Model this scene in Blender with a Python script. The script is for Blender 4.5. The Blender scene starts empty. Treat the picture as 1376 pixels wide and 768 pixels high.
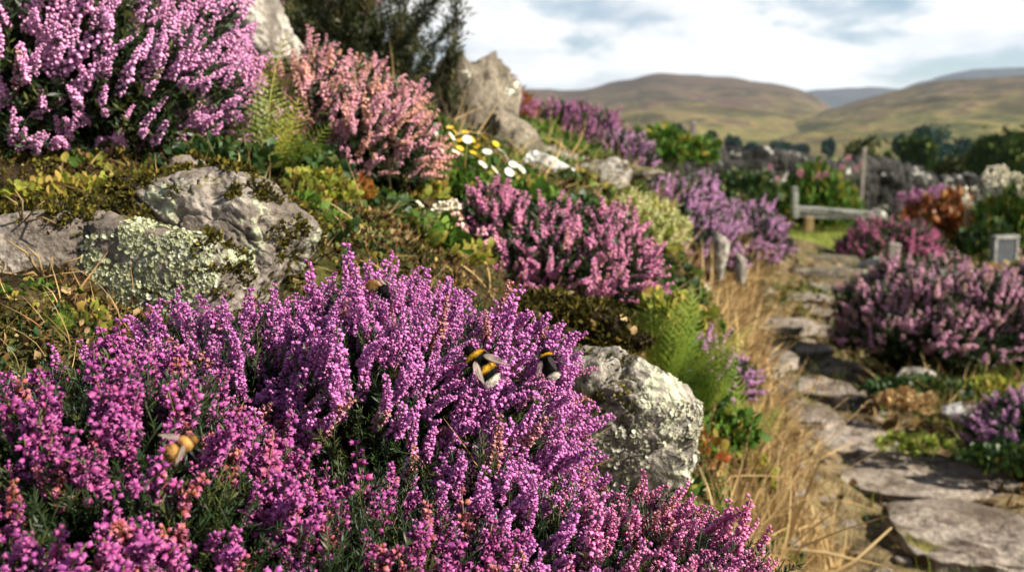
import bpy, math, random
USE_HAZE = True
import numpy as np
import bmesh
from mathutils import Vector, Matrix

random.seed(4); RS = np.random.RandomState(7)
scene = bpy.context.scene
COL = scene.collection
PI = math.pi
F_PX = 1338.0; PITCH = math.atan(179 / F_PX); CAM = np.array([0.0, 0.0, 1.0])

def P(px, py, Y):
    """point of the place seen at photo pixel (px, py), Y metres ahead"""
    u = (384 - py) / F_PX; x = (px - 688) / F_PX
    y = math.cos(PITCH) + math.sin(PITCH) * u
    z = -math.sin(PITCH) + math.cos(PITCH) * u
    s = Y / y
    return np.array([x * s, Y, 1.0 + z * s])

# ------------------------------------------------------------------ noise
def _h(ix, iy, iz, seed):
    n = (ix * 374761393 + iy * 668265263 + iz * 1440662683 + seed * 1274126177) & 0xFFFFFFFF
    n = ((n ^ (n >> 13)) * 1274126177) & 0xFFFFFFFF
    return ((n ^ (n >> 16)) & 0xFFFF) / 32767.5 - 1.0

def vnoise(p, seed=0):
    p = np.asarray(p, float); i = np.floor(p).astype(np.int64); f = p - i
    f = f * f * f * (f * (f * 6 - 15) + 10)
    r = 0
    for dx in (0, 1):
        wx = f[:, 0] if dx else 1 - f[:, 0]
        for dy in (0, 1):
            wy = f[:, 1] if dy else 1 - f[:, 1]
            for dz in (0, 1):
                wz = f[:, 2] if dz else 1 - f[:, 2]
                r = r + wx * wy * wz * _h(i[:, 0] + dx, i[:, 1] + dy, i[:, 2] + dz, seed)
    return r

def fbm(p, seed=0, o=4, gain=.5):
    r = 0; a = 1.0; p = np.asarray(p, float)
    for k in range(o):
        r = r + a * vnoise(p, seed + k * 17); p = p * 2.03 + 5.3; a *= gain
    return r

# ------------------------------------------------------------------ mesh arrays
class T:
    def __init__(s, V, F, MI=None, A=None):
        s.V = np.asarray(V, float).reshape(-1, 3); s.F = np.asarray(F, np.int64).reshape(-1, 3)
        s.MI = np.zeros(len(s.F), np.int32) if MI is None else (np.full(len(s.F), MI, np.int32) if np.isscalar(MI) else MI)
        s.A = np.zeros((len(s.V), 3)) if A is None else A

def join(ts):
    ts = [t for t in ts if t is not None and len(t.F)]
    o = 0; Fs = []
    for t in ts:
        Fs.append(t.F + o); o += len(t.V)
    return T(np.concatenate([t.V for t in ts]), np.concatenate(Fs), np.concatenate([t.MI for t in ts]), np.concatenate([t.A for t in ts]))

def frames(d, spin=None, rs=RS):
    d = np.asarray(d, float).reshape(-1, 3); d = d / np.linalg.norm(d, axis=1, keepdims=True)
    n = len(d)
    if spin is None: spin = rs.uniform(0, 2 * PI, n)
    a = np.where(np.abs(d[:, 2:3]) < .95, np.array([[0, 0, 1.0]]), np.array([[1.0, 0, 0]]))
    x = np.cross(a, d); x /= np.linalg.norm(x, axis=1, keepdims=True); y = np.cross(d, x)
    c = np.cos(spin)[:, None]; s = np.sin(spin)[:, None]
    X = x * c + y * s; Y = -x * s + y * c
    return np.stack([X, Y, d], axis=2)

def inst(t, pos, R, s, rnd=None, chan=2):
    pos = np.asarray(pos, float).reshape(-1, 3); n = len(pos)
    if n == 0: return None
    s = np.asarray(s, float)
    if s.ndim == 0: s = np.full(n, float(s))
    if s.ndim == 1: s = np.repeat(s[:, None], 3, 1)
    v = t.V[None] * s[:, None, :]
    v = np.einsum('nij,nkj->nki', R, v) + pos[:, None, :]
    m = len(t.V)
    F = (t.F[None] + (np.arange(n) * m)[:, None, None]).reshape(-1, 3)
    A = np.repeat(t.A[None], n, 0).copy()
    if rnd is not None: A[:, :, chan] = np.asarray(rnd)[:, None]
    return T(v.reshape(-1, 3), F, np.tile(t.MI, n), A.reshape(-1, 3))

def mesh(name, t, mats, smooth=True, sub=None):
    me = bpy.data.meshes.new(name)
    V = t.V if sub is None else t.V - np.asarray(sub)
    me.vertices.add(len(V)); me.vertices.foreach_set('co', V.astype(np.float32).ravel())
    nf = len(t.F)
    me.loops.add(nf * 3); me.loops.foreach_set('vertex_index', t.F.astype(np.int32).ravel())
    me.polygons.add(nf); me.polygons.foreach_set('loop_start', np.arange(0, nf * 3, 3, dtype=np.int32))
    me.polygons.foreach_set('loop_total', np.full(nf, 3, np.int32))
    me.polygons.foreach_set('material_index', t.MI.astype(np.int32))
    me.polygons.foreach_set('use_smooth', np.full(nf, bool(smooth)))
    at = me.attributes.new('vc', 'FLOAT_VECTOR', 'POINT'); at.data.foreach_set('vector', t.A.astype(np.float32).ravel())
    for m in (mats if isinstance(mats, (list, tuple)) else [mats]): me.materials.append(m)
    me.update(calc_edges=True)
    return me

def ob(name, data, loc=(0, 0, 0), parent=None, **props):
    o = bpy.data.objects.new(name, data); COL.objects.link(o); o.location = tuple(float(a) for a in loc)
    if parent: o.parent = parent
    for k, v in props.items(): o[k] = v
    return o

def thing(name, label, cat, loc, group=None, data=None):
    o = ob(name, data, loc); o['label'] = label; o['category'] = cat
    if group: o['group'] = group
    return o

def part(name, t, mats, root, smooth=True, **props):
    return ob(name, mesh(name, t, mats, smooth, root.location), (0, 0, 0), root, **props)

def tube(pts, rad, seg=5, mi=0, a=0.0):
    pts = np.asarray(pts, float); n = len(pts)
    rad = np.full(n, rad) if np.isscalar(rad) else np.asarray(rad)
    tg = np.gradient(pts, axis=0); tg /= np.linalg.norm(tg, axis=1, keepdims=True) + 1e-12
    V = []
    up = np.array([0.13, .31, .94]); 
    for i in range(n):
        x = np.cross(up, tg[i]); 
        if np.linalg.norm(x) < 1e-3: x = np.cross([1, 0, 0], tg[i])
        x /= np.linalg.norm(x); y = np.cross(tg[i], x); up = y if False else up
        for k in range(seg):
            an = 2 * PI * k / seg; V.append(pts[i] + (x * math.cos(an) + y * math.sin(an)) * rad[i])
    F = []
    for i in range(n - 1):
        for k in range(seg):
            a0 = i * seg + k; b0 = i * seg + (k + 1) % seg
            F += [(a0, b0, b0 + seg), (a0, b0 + seg, a0 + seg)]
    for k in range(1, seg - 1):
        F.append((0, k + 1, k)); e = (n - 1) * seg; F.append((e, e + k, e + k + 1))
    A = np.zeros((len(V), 3)); A[:, 0] = a
    return T(V, F, mi, A)

_ico = {}
def ico(sub):
    if sub not in _ico:
        bm = bmesh.new(); bmesh.ops.create_icosphere(bm, subdivisions=sub, radius=1.0)
        bm.verts.ensure_lookup_table()
        _ico[sub] = (np.array([v.co[:] for v in bm.verts]), np.array([[v.index for v in f.verts] for f in bm.faces])); bm.free()
    return _ico[sub]

# ------------------------------------------------------------------ materials
class NT:
    def __init__(s, name):
        s.m = bpy.data.materials.new(name); s.m.use_nodes = True; s.t = s.m.node_tree
        s.t.nodes.clear(); s.out = s.n('ShaderNodeOutputMaterial')
    def n(s, typ, **kw):
        nd = s.t.nodes.new(typ)
        for k, v in kw.items():
            setattr(nd, k, v)
        return nd
    def l(s, a, b): s.t.links.new(a, b)
    def set(s, sock, v):
        if isinstance(v, bpy.types.NodeSocket): s.l(v, sock)
        else: sock.default_value = v
    def math(s, op, a, b=0.0, clamp=False):
        nd = s.n('ShaderNodeMath', operation=op); nd.use_clamp = clamp
        s.set(nd.inputs[0], a); s.set(nd.inputs[1], b); return nd.outputs[0]
    def mix(s, f, a, b, bt='MIX'):
        nd = s.n('ShaderNodeMix', data_type='RGBA', blend_type=bt)
        s.set(nd.inputs['Factor'], f)
        for k, v in ((6, a), (7, b)):
            s.set(nd.inputs[k], v if isinstance(v, bpy.types.NodeSocket) else (*v, 1))
        return nd.outputs[2]
    def ramp(s, f, stops, interp='LINEAR'):
        nd = s.n('ShaderNodeValToRGB'); s.l(f, nd.inputs[0]); cr = nd.color_ramp; cr.interpolation = interp
        while len(cr.elements) < len(stops): cr.elements.new(.5)
        for e, (p, c) in zip(cr.elements, stops):
            e.position = p; e.color = (*c, 1) if not np.isscalar(c) else (c, c, c, 1)
        return nd.outputs[0]
    def noise(s, scale, detail=4, rough=.55, vec=None, out='Fac', dist=0.0):
        nd = s.n('ShaderNodeTexNoise'); nd.inputs['Scale'].default_value = scale
        nd.inputs['Detail'].default_value = detail; nd.inputs['Roughness'].default_value = rough
        nd.inputs['Distortion'].default_value = dist
        s.l(vec if vec is not None else s.coord(), nd.inputs['Vector']); return nd.outputs[out]
    def voro(s, scale, feature='F1', vec=None, out='Distance'):
        nd = s.n('ShaderNodeTexVoronoi', feature=feature); nd.inputs['Scale'].default_value = scale
        s.l(vec if vec is not None else s.coord(), nd.inputs['Vector']); return nd.outputs[out]
    def coord(s):
        if not hasattr(s, '_c'): s._c = s.n('ShaderNodeNewGeometry').outputs['Position']
        return s._c
    def vc(s):
        if not hasattr(s, '_v'):
            a = s.n('ShaderNodeAttribute', attribute_name='vc'); x = s.n('ShaderNodeSeparateXYZ'); s.l(a.outputs['Vector'], x.inputs[0]); s._v = x.outputs
        return s._v
    def rand(s): return s.n('ShaderNodeObjectInfo').outputs['Random']
    def bsdf(s, col, rough=.8, bump=None, bd=.001, bs=1.0, spec=.3, metal=0.0, transl=0.0, tcol=None, alpha=None, sheen=0.0):
        b = s.n('ShaderNodeBsdfPrincipled'); s.set(b.inputs['Base Color'], col if isinstance(col, bpy.types.NodeSocket) else (*col, 1))
        s.set(b.inputs['Roughness'], rough); b.inputs['Specular IOR Level'].default_value = spec; b.inputs['Metallic'].default_value = metal
        if sheen: b.inputs['Sheen Weight'].default_value = sheen
        if alpha is not None: s.set(b.inputs['Alpha'], alpha)
        if bump is not None:
            bp = s.n('ShaderNodeBump'); bp.inputs['Distance'].default_value = bd; bp.inputs['Strength'].default_value = bs
            s.l(bump, bp.inputs['Height']); s.l(bp.outputs[0], b.inputs['Normal'])
        sh = b.outputs[0]
        if transl:
            tr = s.n('ShaderNodeBsdfTranslucent'); s.set(tr.inputs[0], tcol if tcol is not None and isinstance(tcol, bpy.types.NodeSocket) else (col if isinstance(col, bpy.types.NodeSocket) else (*(tcol or col), 1)))
            mx = s.n('ShaderNodeMixShader'); mx.inputs[0].default_value = transl; s.l(sh, mx.inputs[1]); s.l(tr.outputs[0], mx.inputs[2]); sh = mx.outputs[0]
        s.l(sh, s.out.inputs[0]); return s.m

def m_flower(name, a, b, c=(.30, .11, .06), pale=(.75, .42, .66), rust=.92, palef=.7, transl=.15):
    t = NT(name); v = t.vc()
    h = t.math('FRACT', t.math('ADD', v[2], t.rand()))
    col = t.ramp(h, [(0, a), (rust * .55, b), (rust - .03, a), (rust, c), (1, c)])
    hsv = t.n('ShaderNodeHueSaturation'); t.l(col, hsv.inputs['Color'])
    t.l(t.math('ADD', t.math('MULTIPLY', v[0], .05), .475), hsv.inputs['Hue'])
    t.l(t.math('ADD', t.math('MULTIPLY', v[0], .55), .68), hsv.inputs['Value'])
    col = t.mix(t.math('MULTIPLY', v[1], palef), hsv.outputs[0], pale)
    return t.bsdf(col, .55, spec=.25, transl=transl)

def m_leaf(name, a, b, c=None, transl=.3, rough=.5, spec=.35):
    t = NT(name); v = t.vc(); h = t.math('FRACT', t.math('ADD', v[2], t.rand()))
    st = [(0, a), (.75, b)] + ([(.88, c), (1, c)] if c else [(1, b)])
    col = t.ramp(h, st)
    hsv = t.n('ShaderNodeHueSaturation'); t.l(col, hsv.inputs['Color']); t.l(t.math('ADD', t.math('MULTIPLY', v[0], .7), .65), hsv.inputs['Value'])
    return t.bsdf(hsv.outputs[0], rough, spec=spec, transl=transl)

def m_rock(name, base=(.30, .27, .24), light=(.52, .49, .43), dark=(.10, .085, .07), lichen=(.60, .64, .50), lich=.5, moss=.55, sc=1.0, crust=.0):
    t = NT(name); geo = t.n('ShaderNodeNewGeometry'); t._c = geo.outputs['Position']
    n1 = t.noise(9 * sc, 6, .62); n2 = t.noise(34 * sc, 5, .65); n3 = t.noise(160 * sc, 4, .7)
    col = t.ramp(n1, [(.30, dark), (.43, base), (.57, light), (.7, base)])
    col = t.mix(t.ramp(n2, [(.38, 1.0), (.5, 0.0)]), col, dark)
    col = t.mix(t.ramp(n3, [(.42, .55), (.56, 0.0)]), col, tuple(x * .35 for x in base))
    w = t.n('ShaderNodeVectorMath', operation='MULTIPLY_ADD'); t.l(t.noise(30 * sc, 3, .6, out='Color'), w.inputs[0]); w.inputs[1].default_value = (.02 / sc,) * 3; t.l(t._c, w.inputs[2])
    vl = t.voro(95 * sc, vec=w.outputs[0]); nl = t.noise(13 * sc, 5, .68, vec=w.outputs[0])
    lm = t.math('MULTIPLY', t.ramp(nl, [(1 - lich, 0.0), (1 - lich + .04, 1.0)]), t.ramp(vl, [(.45, 1.0), (.62, .25)]))
    lcol = t.mix(t.ramp(t.noise(70 * sc, 3, .6), [(.4, 0.0), (.6, 1.0)]), lichen, tuple(min(.85, x * 1.25) for x in lichen))
    col = t.mix(lm, col, lcol)
    sp = t.n('ShaderNodeSeparateXYZ'); t.l(geo.outputs['Normal'], sp.inputs[0])
    mn = t.math('ADD', t.math('MULTIPLY', sp.outputs[2], .35), t.noise(11 * sc, 5, .7, dist=.5))
    mm = t.ramp(mn, [(1.02 - moss * .3, 0.0), (1.06 - moss * .3, 1.0)])
    mc = t.mix(t.ramp(t.noise(60 * sc, 4, .7), [(.4, 0.0), (.62, 1.0)]), (.035, .028, .008), (.16, .14, .025))
    col = t.mix(mm, col, mc)
    bump = t.math('ADD', t.math('ADD', t.math('MULTIPLY', n1, 2.0), n2), t.math('ADD', t.math('MULTIPLY', n3, .45), t.math('MULTIPLY', lm, t.math('SUBTRACT', .6, vl))))
    return t.bsdf(col, .9, bump, .006 / sc, .9, spec=.15)

def m_simple(name, a, b=None, scale=8, rough=.85, bd=.003, spec=.2, stretch=None):
    t = NT(name); b = b or tuple(x * .6 for x in a); vec = None
    if stretch:
        mp = t.n('ShaderNodeMapping'); mp.inputs['Scale'].default_value = stretch; t.l(t.coord(), mp.inputs[0]); vec = mp.outputs[0]
    n = t.noise(scale, 6, .65, vec=vec); col = t.mix(t.ramp(n, [(.35, 0.0), (.65, 1.0)]), b, a)
    n2 = t.noise(scale * 6, 4, .6, vec=vec)
    col = t.mix(t.ramp(n2, [(.4, .6), (.6, 0.0)]), col, tuple(x * .5 for x in b))
    return t.bsdf(col, rough, t.math('ADD', n, n2), bd, .8, spec=spec)

M = {}
M['stem'] = m_leaf('heather_stem', (.045, .055, .015), (.10, .09, .03), (.16, .09, .04), .1)
M['needle'] = m_leaf('heather_needles', (.009, .022, .006), (.022, .042, .010), (.065, .075, .018), .12)
M['core'] = m_simple('heather_twigs', (.020, .016, .009), (.007, .007, .004), 60, .95, .004, .05)
M['fl_main'] = m_flower('bloom_mauve', (.38, .080, .31), (.48, .13, .40), pale=(.76, .38, .64), rust=.965, palef=.5)
M['fl_front'] = m_flower('bloom_magenta', (.22, .022, .125), (.29, .050, .22), (.28, .07, .05), pale=(.58, .20, .42), rust=.92, palef=.5)
M['fl_crim'] = m_flower('bloom_crimson', (.42, .06, .20), (.50, .12, .34), (.36, .09, .08), pale=(.78, .36, .52), rust=.82)
M['fl_lilac'] = m_flower('bloom_lilac', (.58, .22, .46), (.62, .20, .42), pale=(.80, .50, .70), rust=.97)
M['fl_salmon'] = m_flower('bloom_salmon', (.62, .24, .32), (.60, .22, .38), (.60, .27, .18), pale=(.85, .55, .50), rust=.72)
M['fl_pink'] = m_flower('bloom_pink', (.62, .14, .36), (.66, .22, .40), (.55, .22, .20), pale=(.85, .45, .58), rust=.9)
M['fl_violet'] = m_flower('bloom_violet', (.52, .22, .46), (.60, .30, .52), pale=(.70, .42, .64), rust=.98)
M['fl_plum'] = m_flower('bloom_plum', (.34, .09, .24), (.42, .13, .30), pale=(.58, .28, .46), rust=.98)
M['fl_dusty'] = m_flower('bloom_dusty', (.60, .26, .40), (.62, .24, .46), (.50, .28, .22), pale=(.80, .52, .60), rust=.85)
M['fl_hot'] = m_flower('bloom_hot', (.55, .08, .27), (.60, .14, .30), pale=(.78, .34, .48), rust=.98)
M['fern'] = m_leaf('fern_green', (.08, .15, .014), (.20, .25, .028), (.24, .24, .03), .35)
M['leaf_g'] = m_leaf('leaf_fresh', (.030, .080, .009), (.090, .165, .020), (.24, .21, .035), .35, .65, .2)
M['leaf_d'] = m_leaf('leaf_dark', (.012, .034, .008), (.034, .072, .012), (.09, .10, .02), .25)
M['leaf_y'] = m_leaf('leaf_lime', (.15, .19, .025), (.28, .27, .04), (.36, .24, .06), .4, .65, .2)
M['leaf_r'] = m_leaf('leaf_russet', (.30, .09, .02), (.16, .16, .02), (.45, .10, .03), .35)
M['rust'] = m_leaf('foliage_rust', (.16, .045, .015), (.24, .08, .02), (.30, .14, .03), .3)
M['straw'] = m_leaf('straw_dry', (.34, .22, .09), (.50, .36, .17), (.22, .12, .05), .25, .7, .15)
M['litter'] = m_leaf('litter_brown', (.050, .026, .009), (.14, .085, .032), (.30, .21, .10), .15, .8, .1)
M['moss'] = m_leaf('moss_olive', (.018, .016, .004), (.070, .062, .010), (.18, .14, .022), .25, .8, .1)
M['limemoss'] = m_leaf('moss_pale', (.12, .11, .02), (.22, .19, .035), (.34, .27, .08), .25, .8, .1)
M['lichen_c'] = m_leaf('lichen_cream', (.22, .21, .14), (.30, .29, .21), (.42, .41, .33), .1, .9, .1)
M['lichen'] = m_leaf('lichen_grey_green', (.20, .21, .11), (.32, .33, .20), (.46, .46, .35), .1, .9, .1)
M['dgreen'] = m_leaf('broom_green', (.022, .036, .008), (.065, .075, .015), (.15, .12, .03), .25)
M['grass'] = m_leaf('grass_green', (.09, .14, .02), (.18, .22, .035), (.30, .26, .08), .35, .7, .15)
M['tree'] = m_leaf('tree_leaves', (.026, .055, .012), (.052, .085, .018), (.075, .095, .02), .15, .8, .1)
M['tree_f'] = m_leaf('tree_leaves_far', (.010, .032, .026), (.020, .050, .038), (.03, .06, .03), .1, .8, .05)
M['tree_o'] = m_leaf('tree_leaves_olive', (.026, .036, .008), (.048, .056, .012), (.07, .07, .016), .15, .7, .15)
M['bark'] = m_simple('bark', (.12, .09, .06), (.05, .04, .03), 3, .95, .01)
M['rock_l'] = m_rock('rock_lichened', (.16, .13, .105), (.28, .245, .21), lichen=(.30, .32, .21), lich=.42, moss=.62)
M['rock_r'] = m_rock('rock_pitted', (.17, .15, .125), (.34, .31, .26), (.03, .025, .02), lichen=(.34, .34, .24), lich=.46, moss=.40, sc=1.0)
M['rock_p'] = m_rock('rock_plain', (.30, .27, .23), (.50, .46, .40), lich=.42, moss=.40, sc=.5)
M['rock_c'] = m_rock('rock_crag', (.12, .10, .075), (.27, .23, .17), (.06, .05, .035), lich=.36, moss=.36, sc=.4)
M['rock_w'] = m_rock('rock_white', (.38, .36, .33), (.56, .55, .52), (.14, .13, .11), lichen=(.62, .62, .58), lich=.5, moss=.1, sc=.5)
M['flag'] = m_rock('flagstone', (.20, .16, .125), (.30, .255, .21), (.075, .055, .038), lichen=(.46, .44, .38), lich=.34, moss=.34, sc=.36)
M['wallst'] = m_rock('wall_stone', (.022, .021, .019), (.06, .058, .052), (.007, .007, .006), lichen=(.46, .45, .40), lich=.405, moss=.15, sc=.2)
M['slab'] = m_simple('weathered_slab', (.34, .34, .31), (.12, .115, .10), 9, .9, .004)
M['post'] = m_simple('weathered_post', (.30, .27, .23), (.15, .13, .11), 12, .9, .004, stretch=(1, 1, .2))
M['wood'] = m_simple('wood_yellowed', (.36, .26, .12), (.2, .13, .06), 12, .9, .004, stretch=(1, 1, .2))
M['slate'] = m_simple('slate_dark', (.075, .085, .095), (.05, .055, .06), 7, .8, .002)
M['soil'] = m_simple('soil', (.055, .038, .020), (.016, .012, .007), 10, .95, .004, .05)
def m_flat(name, c, **k):
    return NT(name).bsdf(c, **k)
M['white'] = m_flat('petal_white', (.80, .79, .72), rough=.6, transl=.2)
M['yellow'] = m_flat('petal_yellow', (.80, .52, .03), rough=.6, transl=.2)
M['cream'] = m_flower('bloom_cream', (.66, .58, .40), (.72, .66, .50), pale=(.8, .76, .62), rust=.98)
M['valpink'] = m_flower('bloom_valerian', (.62, .18, .28), (.58, .20, .30), pale=(.8, .45, .5), rust=.98)
M['limebloom'] = m_flower('bloom_lime_cream', (.46, .50, .12), (.62, .60, .24), (.6, .35, .25), pale=(.78, .76, .5), rust=.85)

# ------------------------------------------------------------------ templates
def bell(seg, rings):
    V = []; A = []
    for t, r in rings:
        for k in range(seg):
            an = 2 * PI * k / seg; V.append((r * math.cos(an), r * math.sin(an), t * 2.0)); A.append((0, max(0, t - .35) / .65, 0))
    F = []
    for i in range(len(rings) - 1):
        for k in range(seg):
            a = i * seg + k; b = i * seg + (k + 1) % seg; F += [(a, b, b + seg), (a, b + seg, a + seg)]
    return T(V, F, 0, np.array(A))
def star(seg, rings, lobe=.5):
    t = bell(seg, rings); k = np.arange(len(t.V)); top = k >= len(t.V) - seg
    f = np.where(top & (k % 2 == 1), lobe, 1.0); t.V[:, :2] *= f[:, None]; t.V[:, 2] += np.where(top & (k % 2 == 1), -.35, 0); return t
FLO = [star(8, [(0, .3), (.35, 1.0), (.72, .78), (1.0, 1.05)]), bell(5, [(0, .35), (.5, 1.05), (1.0, .4)]), bell(4, [(0, .2), (.5, 1.15), (1.0, .2)])]
NEED = T([(0, 0, 0), (.09, 0, .5), (0, .03, 1), (-.09, 0, .5)], [(0, 1, 2), (0, 2, 3)])

def spike(rs, lod, L=.04, whorls=13, per=5, r0=.0036, fs=.0019, needles=20, bend=.25):
    """a flowering shoot: bent stem, whorls of bells, small leaves below, buds at the tip"""
    ph = rs.uniform(0, 2 * PI); b = rs.uniform(.3, 1) * bend * L
    def c(t): return np.stack([b * t ** 2 * math.cos(ph), b * t ** 2 * math.sin(ph), L * t], -1)
    out = []
    ts = np.linspace(-.35, 1.02, 6); out.append(tube(np.stack([c(np.array([x]))[0] if x > 0 else np.array([0, 0, L * x]) for x in ts]), np.linspace(.0006, .0003, 6) if lod < 2 else np.linspace(.001, .0005, 6), 4 if lod == 0 else 3, 1, .5))
    t0 = rs.uniform(.02, .35); fl = []; fd = []; fsz = []; fr = []
    for w in range(whorls):
        t = t0 + (1 - t0) * (w + rs.uniform(-.25, .25)) / (whorls - 1)
        k = per if w < whorls - 3 else max(2, per - 2)
        taper = (1 - .45 * max(0, t - .45) / .55) * (1 if w > 0 else .8)
        for j in range(k):
            if rs.uniform() < .12: continue
            an = 2 * PI * (j + .5 * (w % 2)) / k + rs.uniform(-.35, .35)
            rr = r0 * taper * rs.uniform(.6, 1.15)
            o = np.array([math.cos(an), math.sin(an), 0])
            fl.append(c(np.array([min(t, 1.0)]))[0] + o * rr + np.array([0, 0, rs.uniform(-.001, .001)]))
            fd.append(o + np.array([0, 0, rs.uniform(-.4, .5)])); fsz.append(fs * (1 - .35 * max(0, t - .6) / .4) * rs.uniform(.8, 1.2)); fr.append(rs.uniform())
    out.append(inst(FLO[lod], np.array(fl) - np.array(fd) * fs * .6, frames(fd, rs=rs), np.array(fsz), np.array(fr), 0))
    if needles:
        t = rs.uniform(-.35, .5, needles); an = rs.uniform(0, 2 * PI, needles)
        base = np.stack([c(np.array([max(x, 0)]))[0] + np.array([0, 0, min(x, 0) * L]) for x in t])
        d = np.stack([np.cos(an), np.sin(an), np.full(needles, 1.0)], 1)
        nt = T(NEED.V, NEED.F, 1, NEED.A); out.append(inst(nt, base, frames(d, rs=rs), rs.uniform(.003, .0055, needles), rs.uniform(0, 1, needles), 0))
    return join(out)

def sprig(rs, L=.04, n=34, nl=.006, w=1.0):
    b = rs.uniform(0, .3) * L
    pts = np.stack([np.array([b * t * t, 0, L * t]) for t in np.linspace(0, 1, 4)])
    out = [tube(pts, [.0007, .0006, .0005, .0003], 3, 0, .2)]
    t = rs.uniform(.1, 1, n); an = rs.uniform(0, 2 * PI, n)
    base = np.stack([b * t * t, 0 * t, L * t], 1); d = np.stack([np.cos(an), np.sin(an), rs.uniform(.6, 1.6, n)], 1)
    out.append(inst(T(NEED.V * [w, 1, 1], NEED.F), base, frames(d, rs=rs), rs.uniform(.7, 1.2, n) * nl, rs.uniform(0, 1, n), 0))
    return join(out)
rs = np.random.RandomState(3)
SP = {0: [spike(rs, 0, L=rs.uniform(.024, .052), whorls=rs.randint(11, 19), per=5, r0=.0030, fs=.00145, bend=.35) for _ in range(12)],
      10: [spike(rs, 0, L=rs.uniform(.018, .040), whorls=rs.randint(6, 12), per=5, r0=.0032, fs=.0018, bend=.4) for _ in range(12)],
      1: [spike(rs, 1, L=rs.uniform(.030, .06), whorls=rs.randint(11, 18), per=5, needles=10, r0=.0029, fs=.00175, bend=.35) for _ in range(12)],
      2: [spike(rs, 2, L=rs.uniform(.032, .055), whorls=rs.randint(7, 11), per=4, needles=4, fs=.0027, r0=.0034, bend=.35) for _ in range(8)]}
SG = [sprig(rs) for _ in range(6)]
SG2 = [sprig(rs, n=14, nl=.011, w=1.5) for _ in range(4)]

# ------------------------------------------------------------------ ground
CTRL = [(-.3, .3, .70), (0, .3, .66), (.15, .45, .60), (-.5, .5, .74), (-.2, .6, .72), (0, .75, .74), (.1, .9, .66), (.15, 1.0, .60), (.27, 1.1, .47),
        (-.3, .95, .84), (-.5, .9, .88), (-.2, 1.1, .88), (-.405, .85, .872), (-.6, 1.1, .955), (-.5, 1.3, 1.0), (-.7, 1.2, 1.04), (-.35, 1.2, .972),
        (-.267, 1.5, .92), (-.134, 1.4, .895), (-.076, 1.5, .86), (-.13, 2.0, .94), (.012, 1.3, .77), (.16, 1.5, .68), (.10, 1.78, .66), (0, 1.75, .76), (.147, 2.4, .865), (.03, 3.0, .96),
        (-.12, 3.3, 1.0), (.345, 3.5, .90), (.41, 2.6, .75), (.49, 2.6, .62), (.27, 1.9, .67), (.307, 1.7, .61), (.325, 1.6, .46), (.33, 1.9, .27),
        (.50, 2.15, .33), (.66, 2.3, .10), (.80, 2.6, .04), (.75, 4.6, .50), (.80, 4.15, .38), (1.0, 4.6, .20), (1.2, 5.2, .14), (1.42, 6.1, .30), (1.68, 6.5, .08), (.49, 4.4, .93), (.44, 3.6, .88), (4, 12.5, .06), (3, 13, .06), (5, 10, 0), (4.2, 9.5, 0), (4.8, 8.5, 0), (4, 16, -.1), (1.95, 7.4, .03), (.3, 4.5, .98), (.73, 6, .98),
        (1.13, 7, .83), (2.1, 9, .36), (2.8, 12, .12), (-.42, 3, 1.2), (-.72, 2.5, 1.28), (-.88, 2, 1.27), (-1.5, 1.5, 1.33), (-2, 3, 1.6), (-1, 5, 1.4),
        (-.5, 6, 1.25), (0, 8, 1.15), (-2, 10, 1.3), (1, 2.4, 0), (1.8, 2.4, 0), (1.8, 4, .0), (2.5, 4, .0), (1.4, 5, 0), (2.2, 7, 0), (3, 8, 0), (4, 8, -.02),
        (3.3, 12, 0), (6, 12, 0), (6, 16, -.4), (2, 16, 0), (1, 1, 0), (1, .4, .05), (.6, 1.4, .12), (2.5, 1, .05), (3, 20, -.6), (8, 20, -1.0), (0, 20, .3),
        (.75, 3.6, .30), (.62, 3.4, .52), (-.6, .4, .85), (-1, .6, 1.05), (0, 0, .5), (-.5, -.1, .7), (.6, 0, .2), (-8, 20, .8), (9, 14, -.4), (5, 6, 0), (.8, 1.8, .03)]
CT = np.array(CTRL)
def _uv(x, y):
    y = np.maximum(y, -.3); return np.stack([x / (y + .5) * 1.6, np.log(y + .5)], -1)
_U = _uv(CT[:, 0], CT[:, 1])
def _k(d): return np.where(d > 1e-9, d * d * np.log(d + 1e-12), 0)
_D = np.linalg.norm(_U[:, None] - _U[None], axis=2); _n = len(CT)
_Amat = np.zeros((_n + 3, _n + 3)); _Amat[:_n, :_n] = _k(_D) + np.eye(_n) * 2e-3; _Pm = np.c_[np.ones(_n), _U]; _Amat[:_n, _n:] = _Pm; _Amat[_n:, :_n] = _Pm.T
_W = np.linalg.solve(_Amat, np.r_[CT[:, 2], 0, 0, 0])
def gz(x, y):
    x = np.atleast_1d(np.asarray(x, float)); y = np.atleast_1d(np.asarray(y, float)); out = np.zeros(len(x))
    for a in range(0, len(x), 40000):
        u = _uv(x[a:a + 40000], y[a:a + 40000]); u[:, 0] = np.clip(u[:, 0], -1.8, 1.6); d = np.linalg.norm(u[:, None] - _U[None], axis=2)
        near = _k(d) @ _W[:_n] + np.c_[np.ones(len(u)), u] @ _W[_n:]
        yy = y[a:a + 40000]; near = np.clip(near, -1.5, 2.0)
        far = np.interp(yy, [18, 28, 60, 120, 350, 900, 6000], [-.7, -2.2, -4.5, -4.5, -1.0, 2, 4])
        w = np.clip((yy - 17) / 8, 0, 1); w = w * w * (3 - 2 * w)
        out[a:a + 40000] = near * (1 - w) + far * w
    return out
def g1(x, y): return float(gz([x], [y])[0])
def pathx(y): return np.interp(y, [1.0, 2.0, 2.5, 4, 5.2, 7, 8.5, 10], [.95, 1.05, 1.15, 1.25, 1.5, 2.1, 2.55, 2.8])
def pathw(y): return np.interp(y, [1, 2.5, 5, 8], [.5, .42, .34, .36])

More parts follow.
